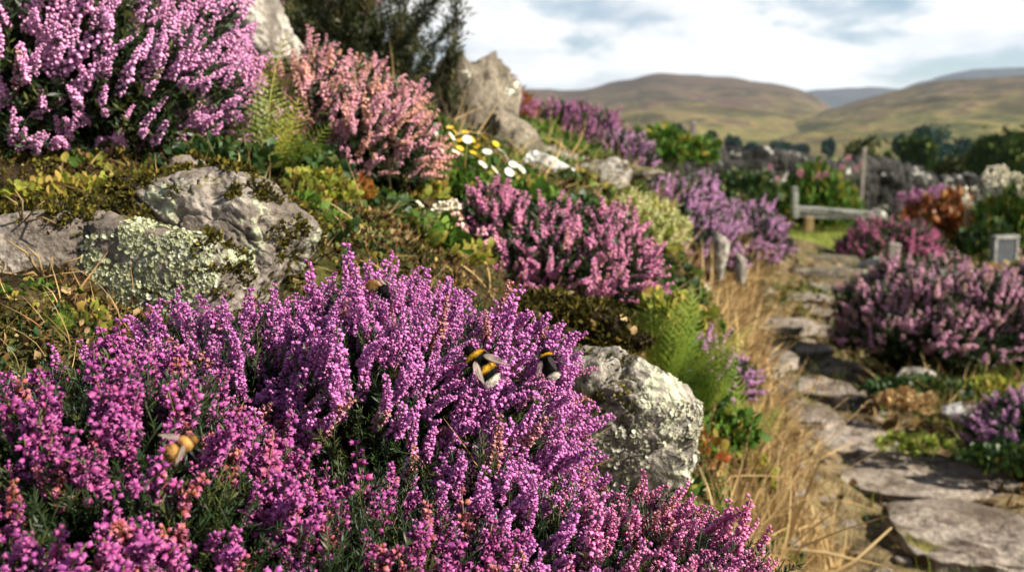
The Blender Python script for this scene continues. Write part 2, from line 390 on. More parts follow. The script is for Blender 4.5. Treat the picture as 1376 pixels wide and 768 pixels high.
def gd(x, y):
    x = np.asarray(x, float); y = np.asarray(y, float); z = gz(x, y); p = np.stack([x, y, z * 0], 1)
    amp = np.clip(1 - y / 20, 0, 1) * np.clip((.5 + z), .15, 1)
    return z + amp * (.018 * fbm(p * 7, 3, 4) + .006 * fbm(p * 40, 9, 2))

def build_ground():
    us = np.sign(np.linspace(-1, 1, 420)) * np.abs(np.linspace(-1, 1, 420)) ** 1.5 * 3.2
    vs = np.log(np.r_[np.linspace(.15, 4.0, 230), np.geomspace(4.05, 8000, 190)])
    Ug, Vg = np.meshgrid(us, vs); Y = np.exp(Vg) - .5; X = Ug * (Y + .5) / 1.6
    x = X.ravel(); y = Y.ravel(); z = gz(x, y)
    p = np.stack([x, y, z * 0], 1)
    amp = np.clip(1 - y / 20, 0, 1) * np.clip((.5 + z) , .15, 1)
    z = z + amp * (.018 * fbm(p * 7, 3, 4) + .006 * fbm(p * 40, 9, 2)) + np.clip((y - 30) / 300, 0, 1) * 1.2 * fbm(p * .02, 5, 3)
    nx, ny = len(us), len(vs)
    i = np.arange(ny - 1)[:, None] * nx + np.arange(nx - 1)[None]; i = i.ravel()
    Fc = np.concatenate([np.stack([i, i + 1, i + nx + 1], 1), np.stack([i, i + nx + 1, i + nx], 1)])
    A = np.zeros((len(x), 3))
    A[:, 0] = np.clip((y - 8.6) / .6, 0, 1) * np.clip((x - 1.6) / .6, 0, 1)          # lawn
    A[:, 1] = np.clip(1 - np.abs(x - pathx(y)) / (pathw(y) + .25) + .25, 0, 1) * (y < 9.5) # path corridor
    A[:, 2] = np.clip((y - 20) / 20, 0, 1)
    t = NT('ground_mat'); v = t.vc()
    n = t.noise(14, 6, .7); n2 = t.noise(70, 4, .7); n3 = t.noise(3.0, 4, .6)
    soil = t.ramp(n, [(.34, (.010, .007, .004)), (.50, (.024, .016, .009)), (.60, (.055, .038, .019)), (.74, (.13, .09, .045))])
    soil = t.mix(t.ramp(n3, [(.5, 0.0), (.64, .6)]), soil, t.ramp(n2, [(.38, (.015, .022, .005)), (.62, (.09, .10, .02))]))
    straw = t.ramp(n, [(.34, (.05, .034, .018)), (.5, (.17, .12, .06)), (.6, (.26, .195, .10)), (.7, (.08, .10, .025))])
    col = t.mix(v[1], soil, straw)
    lawn = t.ramp(t.noise(4, 5, .7), [(.3, (.10, .13, .022)), (.6, (.19, .21, .04)), (.8, (.24, .22, .07))])
    col = t.mix(v[0], col, lawn)
    mp = t.n('ShaderNodeMapping'); mp.inputs['Scale'].default_value = (.012, .02, .0); t.l(t.coord(), mp.inputs[0])
    fld = t.voro(1.0, vec=mp.outputs[0], out='Color'); sx = t.n('ShaderNodeSeparateColor'); t.l(fld, sx.inputs[0])
    field = t.ramp(sx.outputs[0], [(0, (.10, .14, .035)), (.35, (.17, .19, .05)), (.65, (.22, .20, .08)), (1, (.09, .11, .03))])
    col = t.mix(v[2], col, field)
    t.bsdf(col, .95, t.math('ADD', n, n2), .012, .8, spec=.05)
    o = ob('ground', mesh('ground', T(np.stack([x, y, z], 1), Fc, 0, A), t.m)); o['kind'] = 'structure'
build_ground()

# ------------------------------------------------------------------ heather
class Dome:
    def __init__(s, c, r, seed, amp=.12, freq=2.2):
        s.c = np.asarray(c, float); s.r = np.asarray(r, float); s.seed = seed; s.amp = amp; s.freq = freq
    def surf(s, d, k=1.0):
        d = d / np.linalg.norm(d, axis=1, keepdims=True)
        q = 1 + s.amp * fbm(d * s.freq + s.seed * 3.7, s.seed, 3)
        p = s.c + d * s.r * (q * k)[:, None]; n = d / s.r; n /= np.linalg.norm(n, axis=1, keepdims=True)
        return p, n
    def hit(s, px, py, k=1.0):
        d = P(px, py, 1.0) - CAM; o = CAM - s.c; a = (d / s.r) @ (d / s.r); b = 2 * (d / s.r) @ (o / s.r); c = (o / s.r) @ (o / s.r) - k * k
        D = b * b - 4 * a * c
        t = (-b - math.sqrt(max(D, 0))) / (2 * a); return CAM + d * t

def rdirs(rs, n, zmin=-.25):
    d = rs.normal(size=(n * 3, 3)); d /= np.linalg.norm(d, axis=1, keepdims=True); d = d[d[:, 2] > zmin]; return d[:n]

def heather(name, label, c, r, n, fl, seed, lod=0, spv=None, sc=1.0, lean=(.1, 0, .55), nw=.7, jit=.28, gap=-.9, gfreq=3.0, sprigs=1500, ssc=1.0,
            parts=100, group=None, amp=.18, freq=2.8, cat='heather', face=-.35, leafm='needle', core=.8, zmin=-.25, drop=None):
    rs = np.random.RandomState(seed); D = Dome(c, r, seed, amp, freq); c = D.c
    base = np.array([c[0], c[1], c[2] - D.r[2] * .6])
    root = thing(name, label, cat, base, group)
    tocam = CAM - c; tocam /= np.linalg.norm(tocam)
    # flowering shoots
    d = rdirs(rs, n * 4, zmin); p, nn = D.surf(d)
    keep = (nn @ tocam > face)
    g = fbm(d * gfreq + 11.3 + seed, seed + 5, 2); keep &= g > gap
    if drop is not None: keep &= drop(p)
    d, p, nn = d[keep][:n], p[keep][:n], nn[keep][:n]; n = len(p)
    dr = nn * nw + np.array(lean) + rs.normal(size=(n, 3)) * jit * .6; dr /= np.linalg.norm(dr, axis=1, keepdims=True)
    s = (rs.uniform(.7, 1.3, n) * (1 + .3 * (rs.uniform(0, 1, n) < .08))) * sc
    pos = p - dr * (s * .018)[:, None]
    R = frames(dr, rs=rs); var = SP[lod if spv is None else spv]; vi = rs.randint(0, len(var), n); rnd = rs.uniform(0, 1, n)
    # neighbouring shoots share a tone in drifts
    rnd = np.mod(.55 * rnd + .45 * (fbm(p * 9 / max(D.r), seed + 9, 2) * .5 + .5), 1.0)
    vis = (nn @ tocam) / (np.linalg.norm(p - CAM, axis=1) ** 2 + .05)
    inimg = (np.abs(p[:, 0] / p[:, 1]) < .53) & ((p[:, 2] - 1) / p[:, 1] > -.42) & ((p[:, 2] - 1) / p[:, 1] < .17)
    vis = vis + inimg * 10
    order = np.argsort(-vis); ind = order[:parts]; rest = order[parts:]
    mats = [M[fl], M['stem']]
    key = (lod if spv is None else spv, fl)
    if parts:
        if key not in SPM: SPM[key] = [mesh('flower_spike', v, mats) for v in var]
        for i in ind:
            o = ob('flower_spike', SPM[key][vi[i]], (0, 0, 0), root)
            m = Matrix(R[i].tolist()).to_4x4() @ Matrix.Scale(float(s[i]), 4); m.translation = Vector((pos[i] - base).tolist()); o.matrix_local = m
    if len(rest):
        ts = [inst(var[k], pos[rest][vi[rest] == k], R[rest][vi[rest] == k], s[rest][vi[rest] == k], rnd[rest][vi[rest] == k]) for k in range(len(var))]
        part('flower_spikes', join(ts), mats, root, kind='stuff')
    # leafy shoots below the bloom
    d = rdirs(rs, int(sprigs * 2.2), zmin - .1); k = rs.uniform(.80, 1.0, len(d)) ; p, nn = D.surf(d, k)
    kp = nn @ tocam > face - .1; p, nn = p[kp][:sprigs], nn[kp][:sprigs]; m = len(p)
    dr = nn * .8 + np.array([0, 0, .6]) + rs.normal(size=(m, 3)) * .3
    R = frames(dr, rs=rs); var = SG if lod == 0 else SG2; vi = rs.randint(0, len(var), m); ss = rs.uniform(.7, 1.2, m) * ssc; rnd = rs.uniform(0, 1, m)
    pos = p - dr / np.linalg.norm(dr, axis=1, keepdims=True) * (ss * .022)[:, None]
    part('foliage', join([inst(var[k], pos[vi == k], R[vi == k], ss[vi == k], rnd[vi == k]) for k in range(len(var))]), M[leafm], root)
    v, f = ico(5); q, _ = D.surf(v, core * (1 + .05 * fbm(v * 14, seed, 2))); q[:, 2] = np.maximum(q[:, 2], base[2] - .9 * D.r[2])
    part('woody_core', T(q, f), M['core'], root)
    return D
SPM = {}
# ------------------------------------------------------------------ stones
def stone_mesh(half, seed, sub=6, cuts=9, rough=.10, crack=.05, freq=1.6, strata=0.0, rot=0.0, boxy=0.0):
    rs = np.random.RandomState(seed); v, f = ico(sub); v = v.copy()
    if boxy: v = v * (1 - boxy) + boxy * .9 * v / (np.abs(v) ** 5).sum(1, keepdims=True) ** .2
    for k in range(cuts):
        n = rs.normal(size=3); n /= np.linalg.norm(n); h = rs.uniform(.50, .86)
        d = v @ n - h; v = v - np.outer(np.maximum(d, 0) * .93, n)
    q = v * freq + seed * 7.3
    nz = fbm(q, seed, 5, .52)
    ridge = np.maximum(0, 1 - np.abs(fbm(q * [1.0, 1.0, 1.5] + 3, seed + 40, 3)) * 15) ** .7 + .5 * np.maximum(0, 1 - np.abs(fbm(q * 2.3 + 9, seed + 47, 3)) * 15)
    disp = rough * nz - crack * ridge
    if strata: disp += strata * np.sin(v[:, 2] * 14 + 2.5 * fbm(q, seed + 3, 2)) * .5
    pits = np.maximum(0, fbm(q * 4.5, seed + 8, 2) - .35); disp -= .8 * crack * pits; disp += .007 * fbm(q * 14, seed + 5, 3)
    v = v * (1 + disp)[:, None]
    v = v * np.asarray(half)
    c, s = math.cos(rot), math.sin(rot); v = v @ np.array([[c, s, 0], [-s, c, 0], [0, 0, 1]])
    return v, f

def vnorm(v, f):
    fn = np.cross(v[f[:, 1]] - v[f[:, 0]], v[f[:, 2]] - v[f[:, 0]]); n = np.zeros_like(v)
    for k in range(3): np.add.at(n, f[:, k], fn)
    return n / (np.linalg.norm(n, axis=1, keepdims=True) + 1e-12)

FLAKE = T([(0, 0, .15)] + [(math.cos(a) * (1 + .25 * math.sin(3 * a)), math.sin(a) * (1 + .2 * math.cos(5 * a)), .5) for a in np.arange(7) * 2 * PI / 7], [(0, 1 + k, 1 + (k + 1) % 7) for k in range(7)])
def stone(name, label, cat, c, half, seed, mat='rock_p', group=None, tilt=None, moss=0, mossmask=None, lich=0, lichmask=None, mossmat='moss', lichmat='lichen', **kw):
    v, f = stone_mesh(half, seed, **kw)
    if tilt: v = v @ np.array(Matrix.Rotation(tilt[0], 3, 'X') @ Matrix.Rotation(tilt[1], 3, 'Y')).T
    c = np.asarray(c, float); root = thing(name, label, cat, c, group, mesh(name, T(v, f), M[mat]))
    w = v + c
    if moss or lich:
        n = vnorm(v, f); rs = np.random.RandomState(seed + 5)
        area = np.ones(len(v))
        for cnt, mask, nm, tp, mt, sz in ((moss, mossmask, 'moss', NEED, mossmat, .0048), (lich, lichmask, 'lichen_crust', FLAKE, lichmat, .0017)):
            if not cnt: continue
            m = np.where(mask(w, n))[0]
            if len(m) == 0: continue
            i = m[rs.randint(0, len(m), cnt)]; jit = rs.normal(size=(cnt, 3)) * .0018
            if nm == 'moss':
                t = inst(T(tp.V * [3.2, 3.2, 1], tp.F), w[i] + jit + n[i] * .0005, frames(n[i] + rs.normal(size=(cnt, 3)) * .45, rs=rs), rs.uniform(.6, 1.5, cnt) * sz, rs.uniform(0, 1, cnt))
            else:
                t = inst(tp, w[i] + jit * .5 + n[i] * .0003, frames(n[i] + rs.normal(size=(cnt, 3)) * .35, rs=rs), rs.uniform(.5, 1.5, cnt) * sz, rs.uniform(0, 1, cnt))
            A = t.A; A[:, 0] = np.repeat(rs.uniform(.3, .9, cnt), len(tp.V))
            part(nm, t, M[mt], root, kind='stuff')
    return root, w

# ------------------------------------------------------------------ leaves, ferns, grass
def leaf_tpl(w=.32, fold=.15, droop=.25, rows=5, notch=0.0):
    V = []; 
    for i in range(rows + 1):
        t = i / rows; ww = w * math.sin(PI * min(1, t * .93 + .07)) ** .8 * (1 if i < rows else 0.05); ww *= 1 + notch * (-1) ** i
        z = -droop * t * t
        V += [(-ww, t, z + fold * ww), (0, t, z), (ww, t, z + fold * ww)]
    F = []
    for i in range(rows):
        a = i * 3
        for k in (0, 1): F += [(a + k, a + k + 1, a + k + 4), (a + k, a + k + 4, a + k + 3)]
    V = np.array(V); V = V[:, [0, 2, 1]] * [1, -1, 1]      # grows along +Z, face towards -Y
    return T(V, F)
LEAF = leaf_tpl(); LEAFR = leaf_tpl(.42, .12, .3, 5, .14); LEAFN = leaf_tpl(.14, .1, .35, 5)
def blade(bend, w=.02, seg=5):
    V = []; F = []
    for i in range(seg + 1):
        t = i / seg; ww = w * (1 - t ** 1.5) + .001; V += [(-ww, bend * t * t, t * (1 - .25 * bend * t)), (ww, bend * t * t, t * (1 - .25 * bend * t))]
    for i in range(seg): a = 2 * i; F += [(a, a + 1, a + 3), (a, a + 3, a + 2)]
    return T(V, F)
BL = [blade(b) for b in (.1, .3, .55, .85)]
def scatter(tpls, pos, dirs, s, rs, chan=2):
    vi = rs.randint(0, len(tpls), len(pos)); R = frames(dirs, rs=rs); r = rs.uniform(0, 1, len(pos)); 
    t = join([inst(tpls[k], pos[vi == k], R[vi == k], s[vi == k], r[vi == k]) for k in range(len(tpls))])
    ms = [len(tpls[k].V) * int((vi == k).sum()) for k in range(len(tpls))]
    t.A[:, 0] = .5 + .5 * vnoise(t.V * 55, 5)
    return t

def leafy(name, label, c, r, n, size, mat, seed, cat='plant', tpl=None, group=None, stems=14, up=.6, fill=.55):
    rs = np.random.RandomState(seed); c = np.asarray(c, float); r = np.asarray(r, float)
    root = thing(name, label, cat, c - [0, 0, r[2] * .5], group)
    d = rdirs(rs, n, -.15); k = rs.uniform(fill, 1.0, len(d)) ** .7 * (1 + .3 * fbm(d * 2.5 + seed, seed, 2)); p = c + d * r * k[:, None]
    dr = d * .8 + np.array([0, 0, up]) + rs.normal(size=d.shape) * .5
    t = scatter(tpl or [LEAF, LEAFR], p, dr, rs.uniform(.6, 1.3, len(p)) * size, rs); part('foliage', t, M[mat], root)
    if stems:
        b = c - [0, 0, r[2] * .8]; i = rs.randint(0, len(p), stems)
        part('stems', join([tube([b + rs.normal(size=3) * r * .12, (b + p[j]) / 2 + [0, 0, r[2] * .15], p[j]], [size * .05, size * .04, size * .02], 4) for j in i]), M['stem'], root)
    return root

def fern_frond(rs, L=1.0, pairs=15, droop=.5, w=.24, lets=12):
    out = []; a = rs.uniform(.7, 1.2) * droop
    def c(t): return np.array([0, a * t * t * .8, t * (1 - .28 * a * t)]) * L
    pts = [c(t) for t in np.linspace(0, 1, 9)]; out.append(tube(pts, np.linspace(.008, .002, 9) * L, 4, 0, .8))
    le = T([(0, 0, 0), (.42, 0, .4), (0, .04, 1), (-.42, 0, .5)], [(0, 1, 2), (0, 2, 3)])
    P0 = []; D0 = []; S0 = []; 
    for i in range(pairs):
        t = .16 + .83 * i / pairs; b = c(t); tg = c(min(1, t + .02)) - c(t - .02); tg /= np.linalg.norm(tg)
        ln = w * L * (math.sin(PI * (t * .8 + .2) ** 1.1) ** .8 + .06) * rs.uniform(.85, 1.1)
        for sd in (-1, 1):
            ax = np.array([sd, 0, 0]) + tg * .45; ax /= np.linalg.norm(ax); dr = np.array([0, rs.uniform(.05, .35), 0])
            for j in range(lets):
                u = (j + .6) / lets; q = b + ax * ln * u + dr * ln * u * u; ll = ln * .115 * (1.1 - u * .75)
                for s2 in (-1, 1):
                    P0.append(q); D0.append(tg * s2 + ax * .5 + rs.normal(size=3) * .12); S0.append(ll)
    D0 = np.array(D0); P0 = np.array(P0)
    d = D0 / np.linalg.norm(D0, axis=1, keepdims=True); nrm = np.array([0, -1, .3]); X = np.cross(nrm, d); X /= np.linalg.norm(X, axis=1, keepdims=True); Yv = np.cross(d, X)
    keep = rs.uniform(0, 1, len(P0)) > .06; P0, X, Yv, d = P0[keep], X[keep], Yv[keep], d[keep]; S0 = list(np.array(S0)[keep] * rs.uniform(.8, 1.2, keep.sum())); out.append(inst(le, P0, np.stack([X, Yv, d], 2), np.array(S0), rs.uniform(0, 1, len(P0)), 0)); return join(out)

def fern(name, label, base, fronds, seed, mat='fern', group=None):
    """fronds: list of (direction, length, roll)"""
    rs = np.random.RandomState(seed); root = thing(name, label, 'fern', base, group)
    for d, L, roll in fronds:
        t = fern_frond(rs, 1.0); d = np.array(d, float); d /= np.linalg.norm(d); X = np.array([1.0, 0, 0]) - d[0] * d; X /= np.linalg.norm(X); Yv = np.cross(d, X); roll = (roll - 1.4) * .35; X, Yv = X * math.cos(roll) + Yv * math.sin(roll), Yv * math.cos(roll) - X * math.sin(roll); R = np.stack([X, Yv, d], 1)[None]
        part('frond', inst(t, [base], R, [L], [rs.uniform()]), M[mat], root)
    return root

def rod(name, pts, rad, mat, root, seg=6): return part(name, tube(pts, rad, seg), M[mat], root)

def blockmesh(half, seed, rough=.03, bev=.12, sub=4):
    """rough-hewn block"""
    v, f = ico(sub + 1); v = v.copy(); a = np.abs(v).max(axis=1, keepdims=True); b = v / a
    v = b * (1 - bev) + (v / np.linalg.norm(v, axis=1, keepdims=True)) * bev * 1.35
    v = v * (1 + rough * fbm(v * 2.3 + seed * 5, seed, 4))[:, None]
    return v * np.asarray(half), f
def block(name, c, half, seed, mat, rot=0, tilt=0, root=None, **kw):
    v, f = blockmesh(half, seed, **kw); R = np.array(Matrix.Rotation(rot, 3, 'Z') @ Matrix.Rotation(tilt, 3, 'Y')); v = v @ R.T + np.asarray(c)
    if root is None: return T(v, f)
    return part(name, T(v, f), M[mat], root)

def blooms(rs, c, n, rad, size, tplk=2):
    d = rdirs(rs, n, -.6); return inst(FLO[tplk], np.asarray(c) + d * rad, frames(d, rs=rs), rs.uniform(.7, 1.2, len(d)) * size, rs.uniform(0, 1, len(d)), 0)

# ------------------------------------------------------------------ bees
M['beecol'] = None
def bee_mats():
    t = NT('bee_body'); a = t.n('ShaderNodeAttribute', attribute_name='vc'); M['beecol'] = t.bsdf(a.outputs['Vector'], .8, spec=.12)
    t = NT('bee_fur'); a = t.n('ShaderNodeAttribute', attribute_name='vc'); M['beefur'] = t.bsdf(a.outputs['Vector'], .9, spec=.05)
    t = NT('bee_wing'); 
    M['beewing'] = t.bsdf((.40, .31, .26), .3, spec=.6, alpha=.5)
    t = NT('bee_vein'); M['beevein'] = t.bsdf((.06, .04, .03), .5)
    t = NT('bee_leg'); M['beeleg'] = t.bsdf((.012, .010, .009), .4)
bee_mats()
BK = (.004, .0035, .003); YE = (.60, .33, .025); WH = (.74, .68, .58); TAN = (.42, .23, .07); TAN2 = (.30, .14, .035)
def bee(label, pos, fwd, up, L, bands, seed, wspread=.5, wraise=.35):
    rs = np.random.RandomState(seed); H = L / 2
    fwd = np.array(fwd, float); fwd /= np.linalg.norm(fwd); up = np.array(up, float); up -= fwd * (up @ fwd); up /= np.linalg.norm(up); lat = np.cross(up, fwd)
    R = np.stack([fwd, lat, up], 1); pos = np.asarray(pos, float)
    xs = [-1.0, -.95, -.85, -.7, -.5, -.3, -.12, -.02, .05, .15, .3, .45, .56, .62, .68, .76, .86, .94, .985]
    ra = [.02, .13, .27, .38, .44, .42, .33, .22, .20, .33, .42, .39, .27, .17, .19, .23, .20, .11, .02]
    dz = [-.16, -.15, -.12, -.08, -.04, 0, 0, 0, 0, .02, .05, .02, -.04, -.08, -.10, -.11, -.13, -.15, -.16]
    sg = 20; V = []; 
    def col(x):
        for lo, c in bands:
            if x >= lo: return c
        return bands[-1][1]
    for x, r, z in zip(xs, ra, dz):
        for k in range(sg):
            a = 2 * PI * k / sg; V.append((x, r * math.cos(a), z + r * .92 * math.sin(a)))
    V = np.array(V); F = []
    for i in range(len(xs) - 1):
        for k in range(sg):
            a0 = i * sg + k; b0 = i * sg + (k + 1) % sg; F += [(a0, b0 + sg, b0), (a0, a0 + sg, b0 + sg)]
    A = np.array([col(x) for x in V[:, 0]])
    w = lambda v: (np.asarray(v) * H) @ R.T + pos
    root = thing('bumblebee', label, 'bumblebee', pos)
    ob('body', mesh('body', T(w(V), F, 0, A), M['beecol'], True, pos), (0, 0, 0), root)
    # coat
    n = 5200; i = rs.randint(0, len(F), n); Fa = np.array(F)[i]; bw = rs.dirichlet((1, 1, 1), n)[:, :, None]; p = (V[Fa] * bw).sum(1)
    cen = np.stack([p[:, 0], p[:, 1] * 0, np.interp(p[:, 0], xs, dz)], 1); nr = p - cen; nr /= np.linalg.norm(nr, axis=1, keepdims=True) + 1e-9
    d = nr + np.array([-.55, 0, 0]) + rs.normal(size=p.shape) * .25
    hair = T([(-.045, 0, 0), (.045, 0, 0), (0, 0, 1)], [(0, 1, 2)])
    t = inst(hair, w(p), frames(d @ R.T, rs=rs), rs.uniform(.10, .20, n) * H * np.where(p[:, 0] > .6, .6, 1)); cc = np.array([col(x) for x in p[:, 0] + rs.normal(size=n) * .02]); t.A = np.repeat(cc * rs.uniform(.7, 1.15, (n, 1)), 3, 0)
    ob('fur', mesh('fur', t, M['beefur'], False, pos), (0, 0, 0), root)
    for s in (-1, 1):
        for k, (x0, fx) in enumerate(((.42, .5), (.28, -.05), (.14, -.7))):
            pts = [(x0, s * .22, -.22), (x0 + fx * .35, s * .55, -.12), (x0 + fx * .6, s * .72, -.48), (x0 + fx * .8, s * .78, -.72), (x0 + fx * .95, s * .86, -.80)]
            ob('leg', mesh('leg', tube(w(pts), np.array([.055, .06, .05, .03, .02]) * H, 6), M['beeleg'], True, pos), (0, 0, 0), root)
        pts = [(.93, s * .08, -.05), (1.08, s * .16, .05), (1.25, s * .26, -.02)]
        ob('antenna', mesh('antenna', tube(w(pts), .022 * H, 5), M['beeleg'], True, pos), (0, 0, 0), root)
        for nm, x0, ln, wd, sp, rz in (('forewing', .24, 1.35, .22, wspread, wraise), ('hindwing', .12, .78, .15, wspread * 1.25, wraise * .8)):
            ax = np.array([-1, s * sp, rz]); ax /= np.linalg.norm(ax); sd = np.cross(ax, (0, 0, 1.0)); sd /= np.linalg.norm(sd)
            if s < 0: sd = -sd
            o = np.array([x0, s * .20, .30]); K = 12; top = []; bot = []
            for j in range(K + 1):
                u = j / K; prof = math.sin(PI * min(1, u ** .75 * .96 + .04)) * wd
                q = o + ax * ln * u + np.array([0, 0, .02 * math.sin(u * 9)]); top.append(q - sd * prof * .45); bot.append(q + sd * prof)
            Vw = np.array(top + bot); Fw = []
            for j in range(K): Fw += [(j, j + 1, K + 2 + j), (j, K + 2 + j, K + 1 + j)]
            wg = ob(nm, mesh(nm, T(w(Vw), Fw), M['beewing'], True, pos), (0, 0, 0), root)
            vt = [tube(w(np.array(top)), .012 * H, 4), tube(w(np.array([o, o + ax * ln * .5 + sd * wd * .3, o + ax * ln * .9 + sd * wd * .3])), .008 * H, 4), tube(w(np.array([o, o + ax * ln * .45 + sd * wd * .65, o + ax * ln * .75 + sd * wd * .7])), .008 * H, 4)]
            ob('wing_vein', mesh('wing_vein', join(vt), M['beevein'], True, pos), (0, 0, 0), wg)
    return root
# ================================================================== the place
rs = np.random.RandomState(11)
def px_of(p):
    x, y, z = p[:, 0], p[:, 1], p[:, 2] - 1
    f = y * math.cos(PITCH) - z * math.sin(PITCH); u = y * math.sin(PITCH) + z * math.cos(PITCH)
    return 688 + F_PX * x / f, 384 - F_PX * u / f

# ---- foreground heathers
def hollow(cx, cy, rx, ry):
    def fn(p):
        a, b = px_of(p); return ((a - cx) / rx) ** 2 + ((b - cy) / ry) ** 2 > 1
    return fn
DA = heather('heather', 'tall mauve heather crowded with open blossom, three bumblebees on it, beside the pitted boulder', P(535, 605, .80), (.132, .15, .122), 980, 'fl_main', 21,
             lean=(.55, -.05, .75), nw=.6, jit=.34, gap=-1.1, sprigs=2600, drop=hollow(490, 645, 95, 80), sc=1.0, amp=.2, freq=3.0)
DD = heather('heather', 'mauve heather growing up against the lichen-crusted boulder', P(335, 628, .80), (.135, .13, .115), 640, 'fl_main', 22,
             lean=(.1, -.05, .8), nw=.6, jit=.34, gap=-.75, sprigs=2200, amp=.2, freq=3.0)
DB = heather('heather', 'magenta heather with loose rounded bells and dark leaf gaps, a tan bee hovering over it', P(120, 765, .58), (.135, .12, .115), 640, 'fl_front', 23, spv=10,
             lean=(.05, -.2, .7), nw=.75, jit=.36, gap=-.06, gfreq=6, sprigs=2600, sc=1.15, amp=.18, freq=3)
DE = heather('heather', 'dark-leaved magenta heather in front of the shaded hollow, along the bottom of the photo', P(450, 885, .58), (.115, .10, .10), 460, 'fl_front', 24, spv=10,
             lean=(.1, -.15, .75), nw=.65, jit=.36, gap=-.2, gfreq=5.0, sprigs=1900, sc=1.1, amp=.18, freq=3)
DF = heather('heather', 'pinkish mauve heather filling the bottom centre between hollow and crimson shoots', P(655, 850, .66), (.105, .10, .105), 420, 'fl_main', 26,
             lean=(.45, -.1, .75), nw=.6, jit=.34, gap=-.7, sprigs=1500, amp=.16, freq=2.8)
DC = heather('heather', 'short crimson heather with reddish buds at the foot of the pitted boulder', P(840, 850, .66), (.095, .09, .080), 400, 'fl_crim', 25,
             lean=(.35, -.1, .6), nw=.7, jit=.34, gap=-.55, sprigs=1300, sc=.85, amp=.16, freq=2.8)

# ---- bumblebees
B1 = [(.58, BK), (.42, YE), (-.20, BK), (-.42, YE), (-.72, BK), (-2, WH)]
def on(D, px, py, k, off): 
    h = D.hit(px, py, k); v = CAM - h; return h + v / np.linalg.norm(v) * off
p1 = P(646, 489, .60); p2 = P(737, 487, .69); p3 = P(510, 388, .70); p4 = P(243, 600, .43)
bee('large black and yellow bumblebee with white tail, clinging to mauve blossom', p1, (-.62, .2, .78), (.35, -1, .35), .029, B1, 1, .45, .55)
bee('bumblebee with yellow collar on the outermost mauve shoots, before the pitted boulder', p2, (-.30, .45, .8), (-.55, -.6, .6), .024, [(.6, BK), (.42, YE), (-.74, BK), (-2, WH)], 2, .4, .5)
bee('bumblebee with tawny back feeding head down near the top of the mauve heather', p3, (.75, -.45, -.35), (.1, .2, 1), .021, [(.5, BK), (.1, BK), (-.5, TAN), (-2, TAN2)], 3, .35, .3)
bee('fluffy tan bee hovering over the magenta heather with its wings spread', p4, (.75, .3, .5), (-.3, -.85, .6), .0165, [(.6, (.20, .10, .03)), (.1, TAN), (-.1, (.08, .04, .015)), (-.3, TAN), (-.45, (.12, .06, .02)), (-.65, TAN), (-2, (.12, .06, .02))], 4, 1.1, .25)

# ---- left boulders
def inpx(x0, y0, x1, y1, seed=0, fq=30, th=-.1):
    def fn(w, n):
        a, b = px_of(w); return (a > x0) & (a < x1) & (b > y0) & (b < y1) & (fbm(w * fq, seed, 3) > th)
    return fn
def mossy(th=.25, seed=1, fq=22):
    return lambda w, n: (n[:, 2] > .35) & (fbm(w * fq, seed, 3) > th)
stone('boulder', 'boulder with a large pale green lichen crust on its face, above the mauve heather', 'boulder', P(172, 412, .97), (.140, .09, .100), 31, 'rock_l', sub=7, boxy=.35, cuts=12, rough=.08, crack=.06,
      moss=7000, mossmask=mossy(.25, 3), lich=13000, lichmask=lambda w, n: (((px_of(w)[0] - 200) / 100) ** 2 + ((px_of(w)[1] - 368) / 66) ** 2 + .9 * fbm(w * 30, 4, 4) < .85) & (fbm(w * 60, 14, 3) > -.35))
stone('boulder', 'ridged grey boulder behind the lichen-crusted one, with brown moss in its cracks', 'boulder', P(285, 328, 1.03), (.122, .08, .088), 33, 'rock_l', sub=7, boxy=.3, cuts=14, rough=.09, crack=.10, strata=.025, tilt=(0, .5),
      moss=6000, mossmask=lambda w, n: (n[:, 2] > -.2) & (fbm(w * [40, 40, 16], 5, 3) > .3), lich=900, lichmask=lambda w, n: fbm(w * 20, 8, 3) > .55)
stone('rock_slab', 'low pinkish grey rock in brown moss beside the straw tuft, left of the lichened boulder', 'rock', P(40, 345, .94), (.085, .06, .048), 35, 'rock_l', sub=6, boxy=.3, cuts=8, rough=.10, tilt=(0, -.12),
      moss=3000, mossmask=mossy(.3, 6))
stone('rock', 'small round olive rock at the foot of the lilac heather', 'rock', P(247, 228, 1.22), (.028, .025, .020), 37, 'rock_l', sub=5, moss=1200, mossmask=mossy(.1, 3))
stone('rock', 'flat cream stone lying on moss just above the ridged boulder', 'rock', P(190, 268, 1.12), (.05, .03, .014), 38, 'rock_l', sub=5, moss=800, mossmask=mossy(.2, 4))
for i, (a, b, Y, r, h, lb) in enumerate(((235, 262, 1.10, .06, .022, 'golden green moss cushion on top of the ridged boulder'), (120, 296, 1.05, .07, .022, 'rusty brown moss bank between the lilac heather and the low rock'),
                                       (165, 300, 1.0, .035, .022, 'grey green moss tuft on the lip above the lichen crust'))):
    c = P(a, b, Y); v, f = ico(5); q = v * [r, r * .7, h] * (1 + .5 * fbm(v * 2.8 + i, i, 5))[:, None]; n = vnorm(q, f)
    root = thing('moss_cushion', lb, 'moss', c, 'moss cushions around the left boulders'); ob('cushion', mesh('cushion', T(q, f), M['soil']), (0, 0, 0), root)
    m = 9000; gq = fbm((q + c) * 28, 61, 3); okv = np.where(gq > -.45)[0]; k = okv[rs.randint(0, len(okv), m)]; t = inst(T(NEED.V * [3, 3, 1], NEED.F), q[k] + rs.normal(size=(m, 3)) * .0015 + c, frames(n[k] + rs.normal(size=(m, 3)) * .5), rs.uniform(.5, 1.5, m) * .0055, rs.uniform(0, 1, m))
    t.A[:, 0] = np.repeat(rs.uniform(.2, 1, m), 4); part('moss', t, M['moss'], root, kind='stuff')

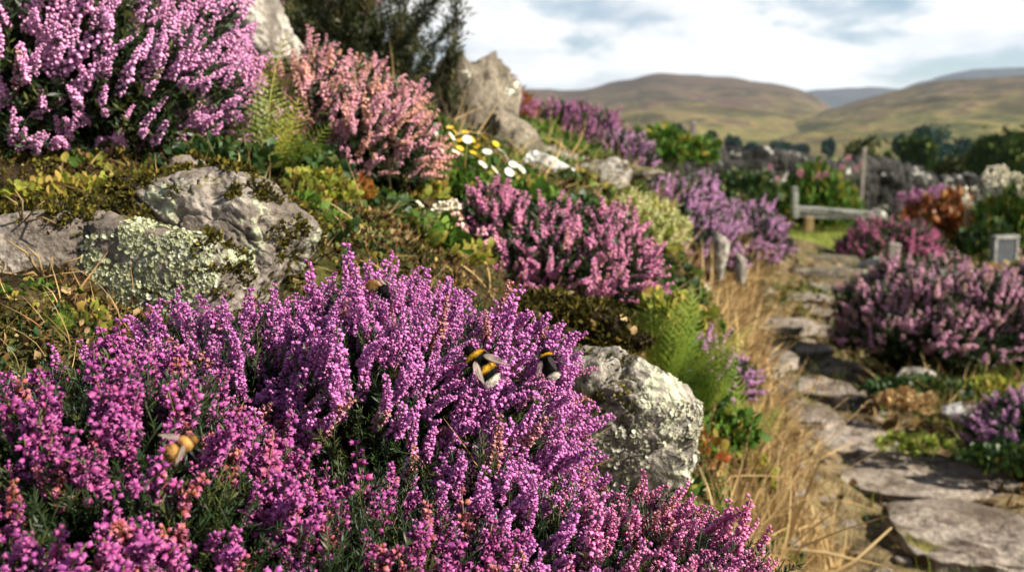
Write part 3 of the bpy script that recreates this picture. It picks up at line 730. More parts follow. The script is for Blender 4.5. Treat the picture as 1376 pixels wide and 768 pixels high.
# ---- upper left
heather('heather', 'big lilac heather with long slender shoots over dark foliage, top left', P(45, 108, 1.40), (.27, .24, .165), 820, 'fl_lilac', 41, lod=1, zmin=-.6, lean=(.25, -.1, .7), nw=.55, jit=.25, gap=-.8, sprigs=5200, sc=1.25, ssc=1.3, drop=lambda p: (px_of(p)[1] < 120) | (fbm(p * 30, 4, 2) > .0))
heather('heather', 'lilac heather leaning to the fern, long shoots slanting right', P(232, 150, 1.44), (.100, .13, .095), 360, 'fl_lilac', 42, lod=1, zmin=-.5, lean=(.45, -.1, .75), nw=.5, sprigs=1500, sc=1.15, ssc=1.3)
heather('heather', 'salmon pink heather right of the upright fern', P(440, 204, 1.80), (.150, .17, .150), 560, 'fl_salmon', 43, lod=1, lean=(.3, -.1, .7), nw=.6, gap=-1, sprigs=2200, sc=1.2, ssc=1.4)
heather('heather', 'salmon and mauve heather sloping down towards the daisies', P(500, 215, 1.70), (.10, .10, .105), 300, 'fl_salmon', 44, lod=1, lean=(.35, -.1, .6), nw=.6, sprigs=900, sc=1.15, ssc=1.3)
heather('heather', 'dull mauve heather on the skyline behind the cream boulder', P(345, 12, 3.1), (.34, .25, .15), 420, 'fl_dusty', 45, lod=2, lean=(.1, 0, .7), sprigs=900, sc=1.8, ssc=2, parts=60)
stone('boulder', 'cream boulder on the crest behind the lilac heather', 'boulder', P(318, 42, 2.2), (.19, .14, .12), 47, 'rock_p', sub=6, boxy=.3, cuts=9, rough=.1, tilt=(0, .3))
fern('fern', 'upright yellow green fern between the lilac and the salmon heather', P(362, 232, 1.35), [((-.06, -.05, 1), .21, 0.1), ((.14, -.1, 1), .15, 2.9), ((-.30, -.2, 1), .12, .4), ((.5, -.3, .8), .12, 2.4), ((-.5, -.4, .6), .10, .8), ((.8, -.3, .35), .12, 2.0)], 5)
# feathery dark shrub on the crest
def broom(name, label, base, n, h, seed, mat='dgreen', spread=.5, lean=0.0):
    rs = np.random.RandomState(seed); root = thing(name, label, 'shrub', base); st = []; P0 = []; D0 = []
    for i in range(n):
        d = np.array([rs.normal() * spread + lean, rs.normal() * spread * .6, 1]); d /= np.linalg.norm(d); L = h * rs.uniform(.55, 1.05); b = base + np.array([rs.normal() * .25 * h, rs.normal() * .2 * h, 0]); cv = rs.normal(size=3) * .12
        f = lambda t: b + d * L * t + cv * L * t * t
        st.append(tube([f(t) for t in np.linspace(0, 1, 5)], np.linspace(.010, .003, 5) * h, 4))
        for t in np.linspace(.2, 1, 26):
            for k in range(3):
                P0.append(f(t)); D0.append(d * 1.1 + rs.normal(size=3) * .55)
    part('stems', join(st), M['bark'], root); P0 = np.array(P0); t = inst(T(join([inst(NEED, [[0, 0, z]], frames([[math.cos(a), math.sin(a), .9]], np.array([0.])), [.45]) for z in np.linspace(0, .8, 7) for a in (z * 9, z * 9 + 3)]).V, join([inst(NEED, [[0, 0, z]], frames([[math.cos(a), math.sin(a), .9]], np.array([0.])), [.45]) for z in np.linspace(0, .8, 7) for a in (z * 9, z * 9 + 3)]).F), P0, frames(np.array(D0), rs=rs), rs.uniform(.6, 1.2, len(P0)) * h * .13, rs.uniform(0, 1, len(P0)))
    part('foliage', t, M[mat], root); return root
broom('broom_shrub', 'dark feathery shrub standing up against the sky beside the crag', P(452, 185, 2.7), 38, .44, 51, spread=.30)
broom('broom_shrub', 'dark feathery shrub leaning over the left side of the crag', P(490, 190, 2.7), 26, .30, 52, spread=.40, lean=.08)
broom('broom_shrub', 'small dark feathery shrub on the skyline above the salmon heather', P(400, 130, 2.9), 16, .30, 53, spread=.3)
leafy('shrub', 'broad-leaved green shrub under the feathery ones, left of the crag', P(522, 165, 2.6), (.10, .12, .09), 1100, .020, 'leaf_d', 54, 'shrub')
# the crag
stone('crag', 'tall weathered crag rising behind the yellow flowers', 'rock', P(630, 195, 3.3), (.155, .16, .31), 61, 'rock_c', sub=6, boxy=.9, cuts=3, rough=.13, crack=.12, tilt=(0, .12))
stone('rock', 'sloping rock at the foot of the crag beside the daisies', 'rock', P(680, 205, 3.15), (.12, .1, .12), 62, 'rock_c', sub=6, boxy=.6, cuts=10, rough=.12, crack=.08, tilt=(0, .5))
heather('heather', 'russet and plum heather half hidden behind the crag', P(680, 165, 4.3), (.10, .12, .11), 120, 'fl_plum', 63, lod=2, sprigs=800, sc=1.6, ssc=2.2, leafm='rust', parts=40)
stone('boulder', 'white and grey streaked boulder between the daisies and the violet heather', 'boulder', P(735, 232, 2.7), (.10, .07, .045), 64, 'rock_w', sub=6, boxy=.6, cuts=10, rough=.10, crack=.08, tilt=(0, .42))
stone('boulder', 'mossy rounded boulder under the violet heather', 'boulder', P(800, 235, 3.2), (.12, .10, .075), 65, 'rock_p', sub=5, cuts=6, moss=2500, mossmask=mossy(-.2, 3))
stone('boulder', 'mossy ledge of rock directly under the front of the violet heather', 'boulder', P(745, 215, 3.5), (.17, .12, .06), 66, 'rock_p', sub=5, cuts=6, tilt=(0, .2), moss=2500, mossmask=mossy(-.2, 3))
stone('rock', 'dark slab of rock right of the mossy boulder', 'rock', P(850, 235, 3.6), (.12, .10, .03), 67, 'rock_c', sub=5, cuts=8)
heather('heather', 'violet heather dome on the crest, seen against the far hills', P(757, 200, 4.6), (.29, .22, .175), 520, 'fl_plum', 71, lod=2, lean=(.1, 0, .6), nw=.8, sprigs=1500, sc=1.5, ssc=2.2, parts=100)
heather('heather', 'violet heather trailing down behind the mossy boulder', P(838, 215, 4.4), (.12, .14, .10), 160, 'fl_violet', 72, lod=2, sprigs=500, sc=1.4, ssc=2, parts=50)

# ---- daisies, yellow flowers
def flower_clump(name, label, base, heads, size, pet, eye, seed, npet=14):
    rs = np.random.RandomState(seed); root = thing(name, label, 'flowers', base)
    lf = leaf_tpl(.16, .1, .2, 4)
    for hp in heads:
        hp = np.asarray(hp); b = base + (hp - base) * [.45, .45, 0] + [rs.normal() * .01, rs.normal() * .01, 0]
        nd = np.array([.35 + rs.normal() * .5, -.35 + rs.normal() * .4, .8]); nd /= np.linalg.norm(nd)
        rod('stem', [b, (b + hp) / 2 + rs.normal(size=3) * .004, hp], .0016, 'leaf_g', root, 5)
        R = frames([nd], np.array([0.]))[0]; ds = [R @ np.array([math.cos(a), math.sin(a), .12]) for a in np.arange(npet) * 2 * PI / npet]
        D = np.array(ds); X = np.cross(np.repeat([nd], npet, 0), D); X /= np.linalg.norm(X, axis=1, keepdims=True); Yv = np.cross(D, X)
        fl = ob('flower_head', mesh('flower_head', inst(lf, np.repeat([hp], npet, 0) + D * size * .2, np.stack([X, Yv, D], 2), np.full(npet, size)), M[pet], True, base), (0, 0, 0), root)
        v, f = ico(3); ob('disc', mesh('disc', T((v * [1, 1, .5] * size * .33) @ R.T + hp + nd * .001, f), M[eye], True, base), (0, 0, 0), fl)
    p = base + rs.normal(size=(130, 3)) * [.04, .03, .008]; part('leaves', scatter([LEAFN, LEAFR], p, rs.normal(size=(130, 3)) * .5 + [0, 0, 1], rs.uniform(.02, .045, 130), rs), M['leaf_g'], root)
    return root
flower_clump('daisy_plant', 'white daisies on pale stems above the bright green leaves', P(618, 262, 2.0), [P(572, 197, 1.95), P(606, 184, 2.0), P(613, 206, 1.95), P(566, 188, 2.05), P(628, 188, 2.05), P(590, 200, 1.95), P(598, 212, 1.95), P(582, 180, 2.05)], .0105, 'white', 'yellow', 81)
flower_clump('daisy_plant', 'white daisies before the streaked boulder', P(665, 262, 2.05), [P(664, 229, 2.0), P(680, 212, 2.1), P(690, 222, 2.1), P(655, 205, 2.1), P(673, 203, 2.15), P(700, 228, 2.05), P(648, 222, 2.0), P(684, 232, 2.0)], .0105, 'white', 'yellow', 82)
flower_clump('yellow_flower_plant', 'golden yellow flowers between the two clumps of white daisies', P(630, 240, 2.25), [P(611, 178, 2.2), P(619, 188, 2.2), P(634, 188, 2.2), P(642, 196, 2.2), P(666, 194, 2.25), P(644, 212, 2.2), P(605, 172, 2.25), P(625, 178, 2.2), P(652, 186, 2.2), P(618, 200, 2.15), P(636, 206, 2.15)], .0088, 'yellow', 'yellow', 83)
flower_clump('yellow_flower_plant', 'yellow flowers at the right edge of the salmon heather', P(575, 215, 2.2), [P(553, 152, 2.2), P(560, 160, 2.2), P(562, 148, 2.25)], .0088, 'yellow', 'yellow', 84)

# ---- mid slope leafy plants
LG = [('fresh green leafy plant spilling right of the ridged boulder', 425, 325, 1.22, (.05, .05, .03), 420, .014, 'leaf_g'),
      ('bright green low plant left of the pale dead sprigs, under the red tipped one', 505, 330, 1.35, (.06, .05, .028), 480, .015, 'leaf_g'),
      ('lime green leaves just behind the top of the mauve heather', 600, 350, 1.4, (.06, .05, .025), 380, .014, 'leaf_y'),
      ('yellow green leafy plant between the salmon heather and the daisies', 548, 262, 1.75, (.06, .05, .035), 450, .016, 'leaf_y'),
      ('green leaves in front of the low pinkish rock at the left edge', 45, 420, .86, (.045, .04, .022), 260, .011, 'leaf_g'),
      ('yellow green cover at the top of the moss bank under the big lilac heather', 110, 262, 1.12, (.08, .05, .018), 420, .010, 'leaf_y'),
      ('bright green leafy clump under the daisies', 610, 262, 1.9, (.085, .07, .035), 800, .016, 'leaf_g'),
      ('bright green leafy clump behind the pink heather', 660, 262, 2.0, (.06, .06, .03), 500, .016, 'leaf_g'),
      ('broad-leaved green plant just above the mauve heather tips', 560, 335, 1.35, (.06, .05, .032), 420, .023, 'leaf_g'),
      ('large-leaved green plant left of the pale dead sprigs', 510, 305, 1.45, (.055, .05, .03), 260, .030, 'leaf_d'),
      ('yellowing low plant beside the ridged boulder', 425, 265, 1.3, (.055, .04, .03), 420, .012, 'leaf_y'),
      ('dark green leafy plant at the foot of the upright fern', 400, 235, 1.4, (.06, .05, .04), 500, .015, 'leaf_d'),
      ('small leafy plant with red tips under the salmon heather', 470, 282, 1.45, (.05, .04, .03), 260, .018, 'leaf_r'),
      ('fresh green seedlings at the shoulder of the ridged boulder', 410, 300, 1.2, (.025, .03, .03), 160, .014, 'leaf_g'),
      ('lime and orange tipped plant under the mossy boulder', 785, 262, 2.9, (.05, .05, .055), 260, .030, 'leaf_y'),
      ('dark leafy cover at the foot of the big lilac heather', 290, 225, 1.3, (.07, .05, .03), 350, .016, 'leaf_d')]
for i, (lb, a, b, Y, r, n, s, m) in enumerate(LG):
    leafy('leafy_plant', lb, P(a, b, Y), r, n, s, m, 90 + i)
def deadsprigs(label, base, n, h, seed, fl='cream', mat='straw', hs=.006, cat='seed heads'):
    rs = np.random.RandomState(seed); root = thing('dead_flower_sprigs', label, cat, base)
    for i in range(n):
        d = np.array([rs.normal() * .5, rs.normal() * .3 - .2, 1]); d /= np.linalg.norm(d); tip = base + d * h * rs.uniform(.6, 1.1); k = rod('stem', [base + rs.normal(size=3) * .01, (base + tip) / 2 + rs.normal(size=3) * .005, tip], [.001, .0008, .0005], mat, root, 4)
        ob('seed_head', mesh('seed_head', blooms(rs, tip, 16, hs, hs * .5), M[fl], True, base), (0, 0, 0), k)
deadsprigs('pale cream dead sprigs beside the broad-leaved plant', P(590, 325, 1.55), 12, .06, 101)
deadsprigs('tan withered sprigs at the left edge of the pink heather', P(615, 372, 1.5), 14, .085, 102, 'litter_fl' if False else 'fl_salmon', 'leaf_y', .005)
heather('heather', 'bright pink heather in the middle of the slope with rounded bell clusters', P(757, 375, 1.76), (.155, .14, .105), 520, 'fl_pink', 111, lod=1, spv=None, lean=(.15, -.1, .65), nw=.7, gap=-1, sprigs=1900, sc=1.1, ssc=1.4)
heather('heather', 'small pink heather clump with faded heads left of the bright pink one', P(668, 312, 1.75), (.055, .06, .055), 120, 'fl_pink', 112, lod=1, lean=(.0, -.1, .8), sprigs=500, sc=1.1, ssc=1.3, parts=60)
heather('heather', 'pale yellow green heath cushion above the bright pink heather', P(845, 325, 2.5), (.105, .11, .075), 240, 'limebloom', 113, lod=2, spv=1, lean=(0, 0, .5), sprigs=1500, sc=.8, ssc=1.4, leafm='leaf_y', parts=60) if False else None
M_lime = heather('heath_cushion', 'pale yellow green cushion plant above the bright pink heather', P(850, 316, 2.5), (.115, .11, .080), 520, 'limebloom', 113, lod=2, lean=(0, 0, .5), sprigs=1500, sc=.8, ssc=1.2, leafm='leaf_y', parts=60, cat='cushion plant')
heather('heather', 'wide lilac heather spilling over the low retaining stones beside the path', P(905, 300, 4.5), (.25, .24, .18), 460, 'fl_violet', 121, lod=2, lean=(.1, -.1, .5), nw=.8, sprigs=1400, sc=1.5, ssc=2.2)
heather('heather', 'lower lilac heather hanging towards the upright pale stones', P(940, 345, 4.2), (.15, .16, .15), 260, 'fl_violet', 122, lod=2, lean=(.1, -.1, .3), nw=.9, sprigs=900, sc=1.4, ssc=2, parts=80)
heather('heather', 'lilac heather at the path end of the bank, next to the lawn', P(1005, 330, 6.1), (.20, .24, .22), 300, 'fl_violet', 123, lod=2, lean=(.2, -.1, .4), nw=.9, sprigs=1400, sc=2.0, ssc=3, parts=80)
for i, (a, b, Y, h, sd, lb) in enumerate(((966, 348, 3.85, (.045, .045, .115), 131, 'tall pale upright stone in the middle of the lilac heather bank'), (993, 368, 4.0, (.030, .04, .085), 132, 'narrow white upright stone nearest the path under the lilac heather'),
        (940, 395, 3.7, (.06, .06, .06), 133, 'squat pale stone at the foot of the lower lilac heather'), (903, 362, 3.1, (.055, .05, .07), 134, 'brownish stone between the cushion plant and the lilac heather'),
        (885, 395, 2.5, (.05, .05, .035), 135, 'dark stone right of the bright pink heather'), (1030, 392, 6.0, (.05, .05, .035), 136, 'small stone at the corner of the path below the last lilac heather'))):
    stone('retaining_stone', lb, 'stone', P(a, b, Y), h, sd, 'rock_p', sub=5, cuts=8, group='stones propping the lilac heather bank')
leafy('leafy_shrub', 'deep green leafy shrub behind the violet heather, near the small pale post', P(895, 212, 6.6), (.36, .3, .17), 1500, .05, 'leaf_g', 141, 'shrub')
leafy('leafy_shrub', 'dark green shrub in front of the wall, left of the bench', P(1000, 262, 9.5), (.35, .3, .2), 900, .06, 'leaf_d', 142, 'shrub')

# ---- right boulder
stone('boulder', 'large pitted white and grey boulder right of the mauve heather', 'boulder', P(742, 592, 1.03), (.165, .10, .150), 151, 'rock_r', sub=7, boxy=.3, cuts=14, rough=.075, crack=.09, freq=1.5,
      moss=4200, mossmask=lambda w, n: (px_of(w)[1] < 560) & (px_of(w)[0] < 850) & (px_of(w)[1] > 470) & (fbm(w * 25, 4, 3) > -.15), lich=7000, lichmask=lambda w, n: (px_of(w)[1] > 540) & (fbm(w * 20, 8, 4) > .12), lichmat='lichen_c')
r0 = P(755, 432, 1.25)
def debris(label, c, r, n, seed):
    rs = np.random.RandomState(seed); root = thing('moss_cushion', label, 'moss', c, 'mossy litter above the pitted boulder')
    v, f = ico(5); q = v * r * (1 + .25 * fbm(v * 2.2 + seed, seed, 4))[:, None]; ob('cushion', mesh('cushion', T(q, f), M['soil']), (0, 0, 0), root); nn = vnorm(q, f)
    k = rs.randint(0, len(q), n); part('moss', inst(T(NEED.V * [3, 3, 1], NEED.F), q[k] + c, frames(nn[k] + rs.normal(size=(n, 3)) * .5), rs.uniform(.7, 1.6, n) * .007, rs.uniform(0, 1, n)), M['moss'], root, kind='stuff')
    k = rs.randint(0, len(q), 160); part('fallen_leaves', scatter([LEAF, LEAFR], q[k] * 1.03 + c, rs.normal(size=(160, 3)), rs.uniform(.006, .014, 160), rs), M['straw'], root, kind='stuff')
debris('ochre moss and withered leaves on the bank just above the pitted boulder', P(745, 432, 1.22), np.array([.075, .06, .03]), 6000, 161)
debris('green and ochre moss between the pitted boulder and the bright pink heather', P(800, 452, 1.30), np.array([.06, .05, .03]), 4000, 162)

# ---- ferns and leaves beyond the right boulder
fern('fern', 'arching green fern behind the pitted boulder', P(890, 520, 1.45), [((-.35, -.3, 1), .16, .3), ((.45, -.2, .9), .17, 2.9), ((.1, .1, 1), .16, .0), ((.6, -.3, .7), .14, 2.5), ((-.5, -.3, .7), .12, .6), ((.75, -.4, .35), .13, 2.2), ((.4, -.6, .6), .11, 3.0)], 6)
fern('fern', 'yellowish fern arching over the top right shoulder of the pitted boulder', P(900, 505, 1.62), [((-.5, -.4, .8), .14, .3), ((.45, -.3, .9), .16, 2.9), ((.9, -.4, .5), .17, .0), ((-.8, -.5, .4), .12, .6), ((.1, -.6, .8), .15, 1), ((1, -.5, .1), .14, 1)], 8)
fern('fern', 'bright fern above the red tinted leaves', P(970, 610, 1.62), [((-.3, -.3, 1), .15, .3), ((.35, -.3, 1), .16, 2.9), ((.7, -.4, .6), .14, .0), ((-.6, -.5, .6), .12, .6)], 9)
fern('fern', 'low fern beside the straw-coloured grass at the edge of the path', P(935, 560, 1.55), [((.3, -.3, 1), .14, .3), ((.7, -.2, .6), .14, 2.6), ((-.3, -.3, .8), .12, .3), ((.5, -.6, .4), .11, 2.9), ((0, -.5, .8), .10, 0)], 7)
heather('heather', 'few lilac heather shoots among the fern fronds', P(948, 500, 1.7), (.035, .04, .045), 40, 'fl_violet', 171, lod=1, lean=(.2, -.2, .8), sprigs=160, parts=40, core=.3)
heather('heather', 'slim mauve heather shoots hanging over the edge of the path', P(993, 525, 2.2), (.04, .05, .065), 46, 'fl_violet', 172, lod=1, lean=(.3, -.3, .4), sprigs=160, parts=46, core=.3)
for i, (lb, a, b, Y, r, n, s, m) in enumerate((('green leafy plant with yellowing tips beside the pitted boulder', 965, 590, 1.6, (.06, .05, .05), 480, .017, 'leaf_g'), ('red and orange tinted leaves at the side of the pitted boulder', 948, 618, 1.5, (.035, .04, .05), 70, .015, 'leaf_r'),
        ('yellow green leaves above the pitted boulder', 900, 440, 1.6, (.055, .05, .05), 300, .018, 'leaf_y'), ('pale green leaf rosette in the dry grass', 1010, 640, 1.95, (.04, .04, .03), 150, .028, 'leaf_y'),
        ('dark green leaves low beside the pitted boulder', 935, 540, 1.6, (.04, .04, .035), 180, .022, 'leaf_d'), ('green plant in the shade behind the fern', 890, 480, 1.7, (.09, .06, .04), 400, .022, 'leaf_g'))):
    leafy('leafy_plant', lb, P(a, b, Y), r, n, s, m, 180 + i)

# ---- dry seeding grass
def seed_grass(label, base, tips, seed):
    rs = np.random.RandomState(seed); root = thing('dry_grass_tuft', label, 'dry grass', base)
    for tp in tips:
        b = base + np.array([rs.normal() * .03, rs.normal() * .03, 0]); mid = b * .5 + tp * .5 + [rs.normal() * .012, 0, .02]; ts = np.linspace(0, 1, 8)
        pts = [(1 - t) ** 2 * b + 2 * t * (1 - t) * mid + t * t * tp for t in ts]; k = rod('stalk', pts, np.linspace(.0016, .0007, 8), 'straw', root, 4)
        d = pts[-1] - pts[-3]; d /= np.linalg.norm(d); L = rs.uniform(.03, .05); m = 26; u = rs.uniform(0, 1, m)
        ob('seed_head', mesh('seed_head', inst(T(NEED.V * [2, 2, 1], NEED.F), tp + np.outer(u * L - L * .5, d), frames(d + rs.normal(size=(m, 3)) * .35), rs.uniform(.005, .008, m), rs.uniform(0, 1, m)), M['straw'], True, root.location), (0, 0, 0), k)
    n = 130; p = base + rs.normal(size=(n, 3)) * [.05, .05, .0]; part('blades', scatter(BL, p, rs.normal(size=(n, 3)) * .35 + [0, 0, 1], rs.uniform(.06, .19, n), rs), M['straw'], root)
seed_grass('tall seeding dry grass rising before the stepping stones', P(985, 720, 1.75), [P(1018, 470, 1.8), P(1045, 510, 1.75), P(1058, 505, 1.8), P(1078, 495, 1.8), P(1095, 515, 1.85), P(1035, 530, 1.7), P(952, 500, 1.75), P(1137, 535, 1.85), P(1160, 545, 1.9), P(1190, 600, 1.8), P(1000, 520, 1.75)], 201)
seed_grass('shorter tuft of seeding dry grass at the foot of the pitted boulder', P(945, 740, 1.5), [P(962, 540, 1.5), P(975, 600, 1.5), P(1005, 590, 1.5), P(1030, 640, 1.5), P(1125, 650, 1.6), P(940, 600, 1.5)], 202)
root = thing('fallen_stalk', 'thick bleached forked stalk lying across the dry grass', 'stalk', P(1050, 745, 1.9))
part('stem', tube([P(1040, 735, 1.85), P(1110, 742, 1.9), P(1150, 752, 1.9), P(1198, 708, 1.95)], [.003, .004, .004, .002], 6), M['straw'], root); part('branch', tube([P(1150, 752, 1.9), P(1120, 768, 1.85), P(1085, 764, 1.8)], [.003, .0025, .002], 6), M['straw'], root)
# straw tuft by the left rock
root = thing('dry_grass_tuft', 'small withered straw tuft left of the lichened boulder', 'dry grass', P(60, 400, .90))
for (a, b), (c_, d_) in zip([(60, 380)] * 7, [(35, 330), (110, 345), (20, 372), (95, 400), (70, 345), (5, 320), (40, 410)]):
    rod('blade', [P(a, b, .9), P((a + c_) / 2 + 4, (b + d_) / 2 - 10, .88), P(c_, d_, .88)], [.0016, .0014, .0005], 'straw', root, 4)
for lb, pts in (('curved bleached stem lying on the brown moss', [(72, 244), (95, 252), (128, 260)]), ('long thin stem lying in front of the cream stone', [(120, 262), (150, 256), (175, 252), (200, 258)])):
    t = tube([P(a, b, 1.06) for a, b in pts], .0011, 5); c = P(*pts[0], 1.06); o = thing('fallen_straw', lb, 'straw', c, None, mesh('fallen_straw', t, M['straw'], True, c))
leafy('leafy_plant', 'curled bright green shoots beside the straw tuft', P(62, 425, .86), (.020, .02, .025), 60, .011, 'leaf_g', 205)
leafy('leafy_plant', 'mottled yellow green leaves left of the lichened boulder, at its foot', P(95, 440, .84), (.035, .03, .02), 140, .010, 'leaf_y', 206)

fern('fern', 'tiny bright fern shoots beside the straw tuft at the left edge', P(70, 455, .80), [((-.3, -.2, 1), .035, 0), ((.3, -.2, 1), .03, 1), ((.7, -.3, .6), .03, 2)], 12)
seed_small = [((30, 300), [(5, 262), (60, 270), (20, 255), (75, 300)]), ((20, 440), [(0, 395), (48, 402), (30, 385), (70, 430), (5, 470)])]
for (a, b), tips in seed_small:
    root = thing('dry_grass_tuft', 'few bleached grass blades on the bank ' + ('above' if b < 350 else 'below') + ' the low pinkish rock', 'dry grass', P(a, b, .92))
    for c_, d_ in tips: rod('blade', [P(a, b, .92), P((a + c_) / 2 + 5, (b + d_) / 2 - 8, .9), P(c_, d_, .9)], [.0011, .0009, .0004], 'straw', root, 4)
# ---- path
ys = np.linspace(1.2, 9.4, 80); rows = []
for y in ys:
    xc = pathx(y); w = pathw(y)
    for k in np.linspace(-1, 1, 9): x = xc + k * w * (1 + .12 * math.sin(y * 5 + k)); rows.append((x, y, 0))
V = np.array(rows); V[:, 2] = gz(V[:, 0], V[:, 1]) + .012 - .05 * (np.abs(np.tile(np.linspace(-1, 1, 9), 80)) > .95) + .012 * fbm(V * 6, 3, 3)
i = (np.arange(79)[:, None] * 9 + np.arange(8)[None]).ravel(); Fp = np.concatenate([np.stack([i, i + 1, i + 10], 1), np.stack([i, i + 10, i + 9], 1)])
t = NT('path_mat'); n = t.noise(12, 6, .7); M['path'] = t.bsdf(t.ramp(n, [(.34, (.03, .022, .012)), (.48, (.10, .072, .038)), (.58, (.19, .14, .075)), (.7, (.06, .075, .018))]), .95, t.noise(60, 4, .7), .01, 1, spec=.05)
o = ob('path', mesh('path', T(V, Fp), M['path'])); o['kind'] = 'structure'
FS = [(1310, 738, 225, 74, 'big flat flagstone, nearest of the path, with a white patch on its edge'), (1240, 660, 235, 50, 'second flagstone of the path, a wide brown slab'), (1146, 603, 140, 42, 'third flagstone, pale, at the tips of the dry grass'),
      (1078, 563, 80, 28, 'small pale flagstone beside the overhanging mauve shoots'), (1100, 530, 100, 26, 'grey flagstone in the shade before the dusty pink heather'), (1022, 520, 70, 20, 'tan flagstone at the left edge of the path behind the seeding grass'),
      (1115, 500, 90, 18, 'shaded flagstone against the dusty pink heather, left of its foot'), (1020, 488, 95, 20, 'long pale flagstone at the left edge of the path'), (1065, 470, 80, 16, 'flagstone in mid path where it narrows'),
      (1110, 450, 70, 14, 'thin dark flagstone beside the upper end of the dusty pink heather'), (1050, 440, 80, 14, 'light flagstone next to the straw-coloured bank'), (1100, 422, 70, 12, 'flagstone half way between the narrow bend and the lawn'),
      (1085, 402, 60, 9, 'thin flagstone just before the dark step'), (1118, 388, 60, 8, 'last pale flagstone right before the dark step')]
for k, (a, b, w, h, lb) in enumerate(FS):
    dep = (b - 205) / F_PX; Y = .985 / dep; c = P(a, b, Y); Z = g1(c[0], c[1]) + .022; Y = (1 - Z) / dep; c = P(a, b, Y)
    hw = w / F_PX * Y / 2 * 1.3; hd = (h / F_PX) * Y / dep / 2 * 1.55
    rs2 = np.random.RandomState(300 + k); v, f = ico(6 if k < 4 else 5); v = v.copy()
    for j in range(7):
        an = j * 2 * PI / 7 + rs2.uniform(-.3, .3); nv = np.array([math.cos(an), math.sin(an), 0]); d_ = v @ nv - rs2.uniform(.7, .9); v -= np.outer(np.maximum(d_, 0) * .95, nv)
    v[:, 2] = np.sign(v[:, 2]) * np.abs(v[:, 2]) ** .3
    r_ = v * [1, 1, .6]; v = v * (1 + .07 * fbm(r_ * 2.2 + k * 3, k, 4))[:, None] + np.outer(.10 * fbm(r_ * [2.5, 2.5, .3] + k, k + 3, 4), [0, 0, 1]) * 3
    v = v * [hw, hd, .028]; an = rs2.uniform(-.06, .06); ca, sa = math.cos(an), math.sin(an); v = v @ np.array([[ca, sa, 0], [-sa, ca, 0], [0, 0, 1]]); v[:, 2] += rs2.uniform(-.03, .03) * v[:, 0]
    c[2] = Z - .002; thing('flagstone', lb, 'flagstone', c, 'flagstones of the path', mesh('flagstone', T(v, f), M['flag']))
tn = block('step', P(1108, 372, 7.9) * [1, 1, 0] + [0, 0, .02], (.30, .14, .07), 5, 'rock_c'); c = P(1108, 372, 7.9); thing('stone_step', 'dark stone step where the path meets the lawn', 'step', c, None, mesh('stone_step', tn, M['rock_c'], True, c))
tn = block('step', P(1100, 355, 8.6) * [1, 1, 0] + [0, 0, .05], (.30, .14, .07), 6, 'rock_c'); c = P(1100, 355, 8.6); thing('stone_step', 'upper stone step directly below the grass of the lawn', 'step', c, None, mesh('stone_step', tn, M['rock_c'], True, c))

# ---- right side
heather('heather', 'large dusty pink heather with dark gaps on the far side of the path', P(1262, 440, 4.6), (.44, .36, .25), 880, 'fl_dusty', 211, lod=2, lean=(.05, -.1, .65), nw=.7, jit=.45, amp=.28, gap=-.45, gfreq=5, sprigs=4200, sc=1.9, ssc=2.6, leafm='leaf_d' if False else 'needle')
heather('heather', 'dusty pink heather at the frame edge behind the white stone, thinner and browner', P(1400, 440, 4.5), (.25, .3, .24), 220, 'fl_dusty', 212, lod=2, lean=(-.05, -.1, .65), gap=-.6, sprigs=1500, sc=1.9, ssc=2.6, parts=80)
heather('heather', 'small mauve heather at the right edge near the wide brown flagstone', P(1385, 600, 3.1), (.17, .16, .14), 150, 'fl_violet', 213, lod=1, lean=(-.3, -.1, .6), gap=-.3, sprigs=900, sc=1.7, ssc=2, parts=80)
stone('stone', 'white stone with a rusty brown patch beside the path', 'stone', P(1300, 562, 3.55), (.115, .09, .055), 221, 'rock_w', sub=6, cuts=8, rough=.08, moss=1200, mossmask=lambda w, n: (np.hypot(w[:, 0] - P(1300, 562, 3.55)[0] - .01, (w[:, 1] - 3.52)) < .045) & (n[:, 2] > .3), mossmat='litter')
stone('stone', 'tan half-buried stone under the dusty pink heather', 'stone', P(1235, 508, 4.1), (.10, .08, .05), 222, 'rock_p', sub=5, cuts=8)
for i, (lb, a, b, Y, r, n, s, m) in enumerate((('olive green low growth under the middle of the dusty pink heather', 1240, 528, 3.9, (.22, .1, .05), 700, .030, 'leaf_d'), ('yellow green plant right behind the white stone', 1330, 530, 3.9, (.13, .08, .06), 300, .030, 'leaf_y'),
        ('brownish low growth left of the white stone', 1215, 545, 3.5, (.10, .08, .04), 250, .028, 'straw'), ('grassy green patch between the third flagstone and the white stone', 1230, 600, 3.1, (.13, .07, .02), 300, .025, 'grass'),
        ('dark green growth at the right edge beside the brown flagstone', 1350, 625, 2.9, (.13, .08, .05), 350, .028, 'leaf_d'), ('lime green hedge plant behind the slate plaque', 1385, 375, 7.0, (.14, .15, .14), 350, .05, 'leaf_y'),
        ('pale pinkish bloom stems in front of the slate plaque', 1335, 385, 6.0, (.16, .12, .12), 300, .04, 'straw'))):
    leafy('low_plant', lb, P(a, b, Y), r, n, s, m, 230 + i)
DM = heather('heather', 'rounded magenta heather mound behind the upright garden stones', P(1195, 345, 8.8), (.42, .34, .27), 520, 'fl_hot', 241, lod=2, lean=(0, 0, .5), nw=.9, sprigs=1500, sc=2.4, ssc=4, gap=-1.5)
stone('garden_stone', 'squarish pale stone block in front of the magenta heather mound', 'stone', P(1172, 358, 7.9), (.11, .09, .10), 242, 'rock_p', sub=5, cuts=12)
root = thing('stone_post', 'upright weathered post beside the pale stone block', 'post', P(1198, 372, 7.8)); block('post', P(1198, 350, 7.8), (.045, .045, .14), 9, 'post', tilt=.08, root=root)
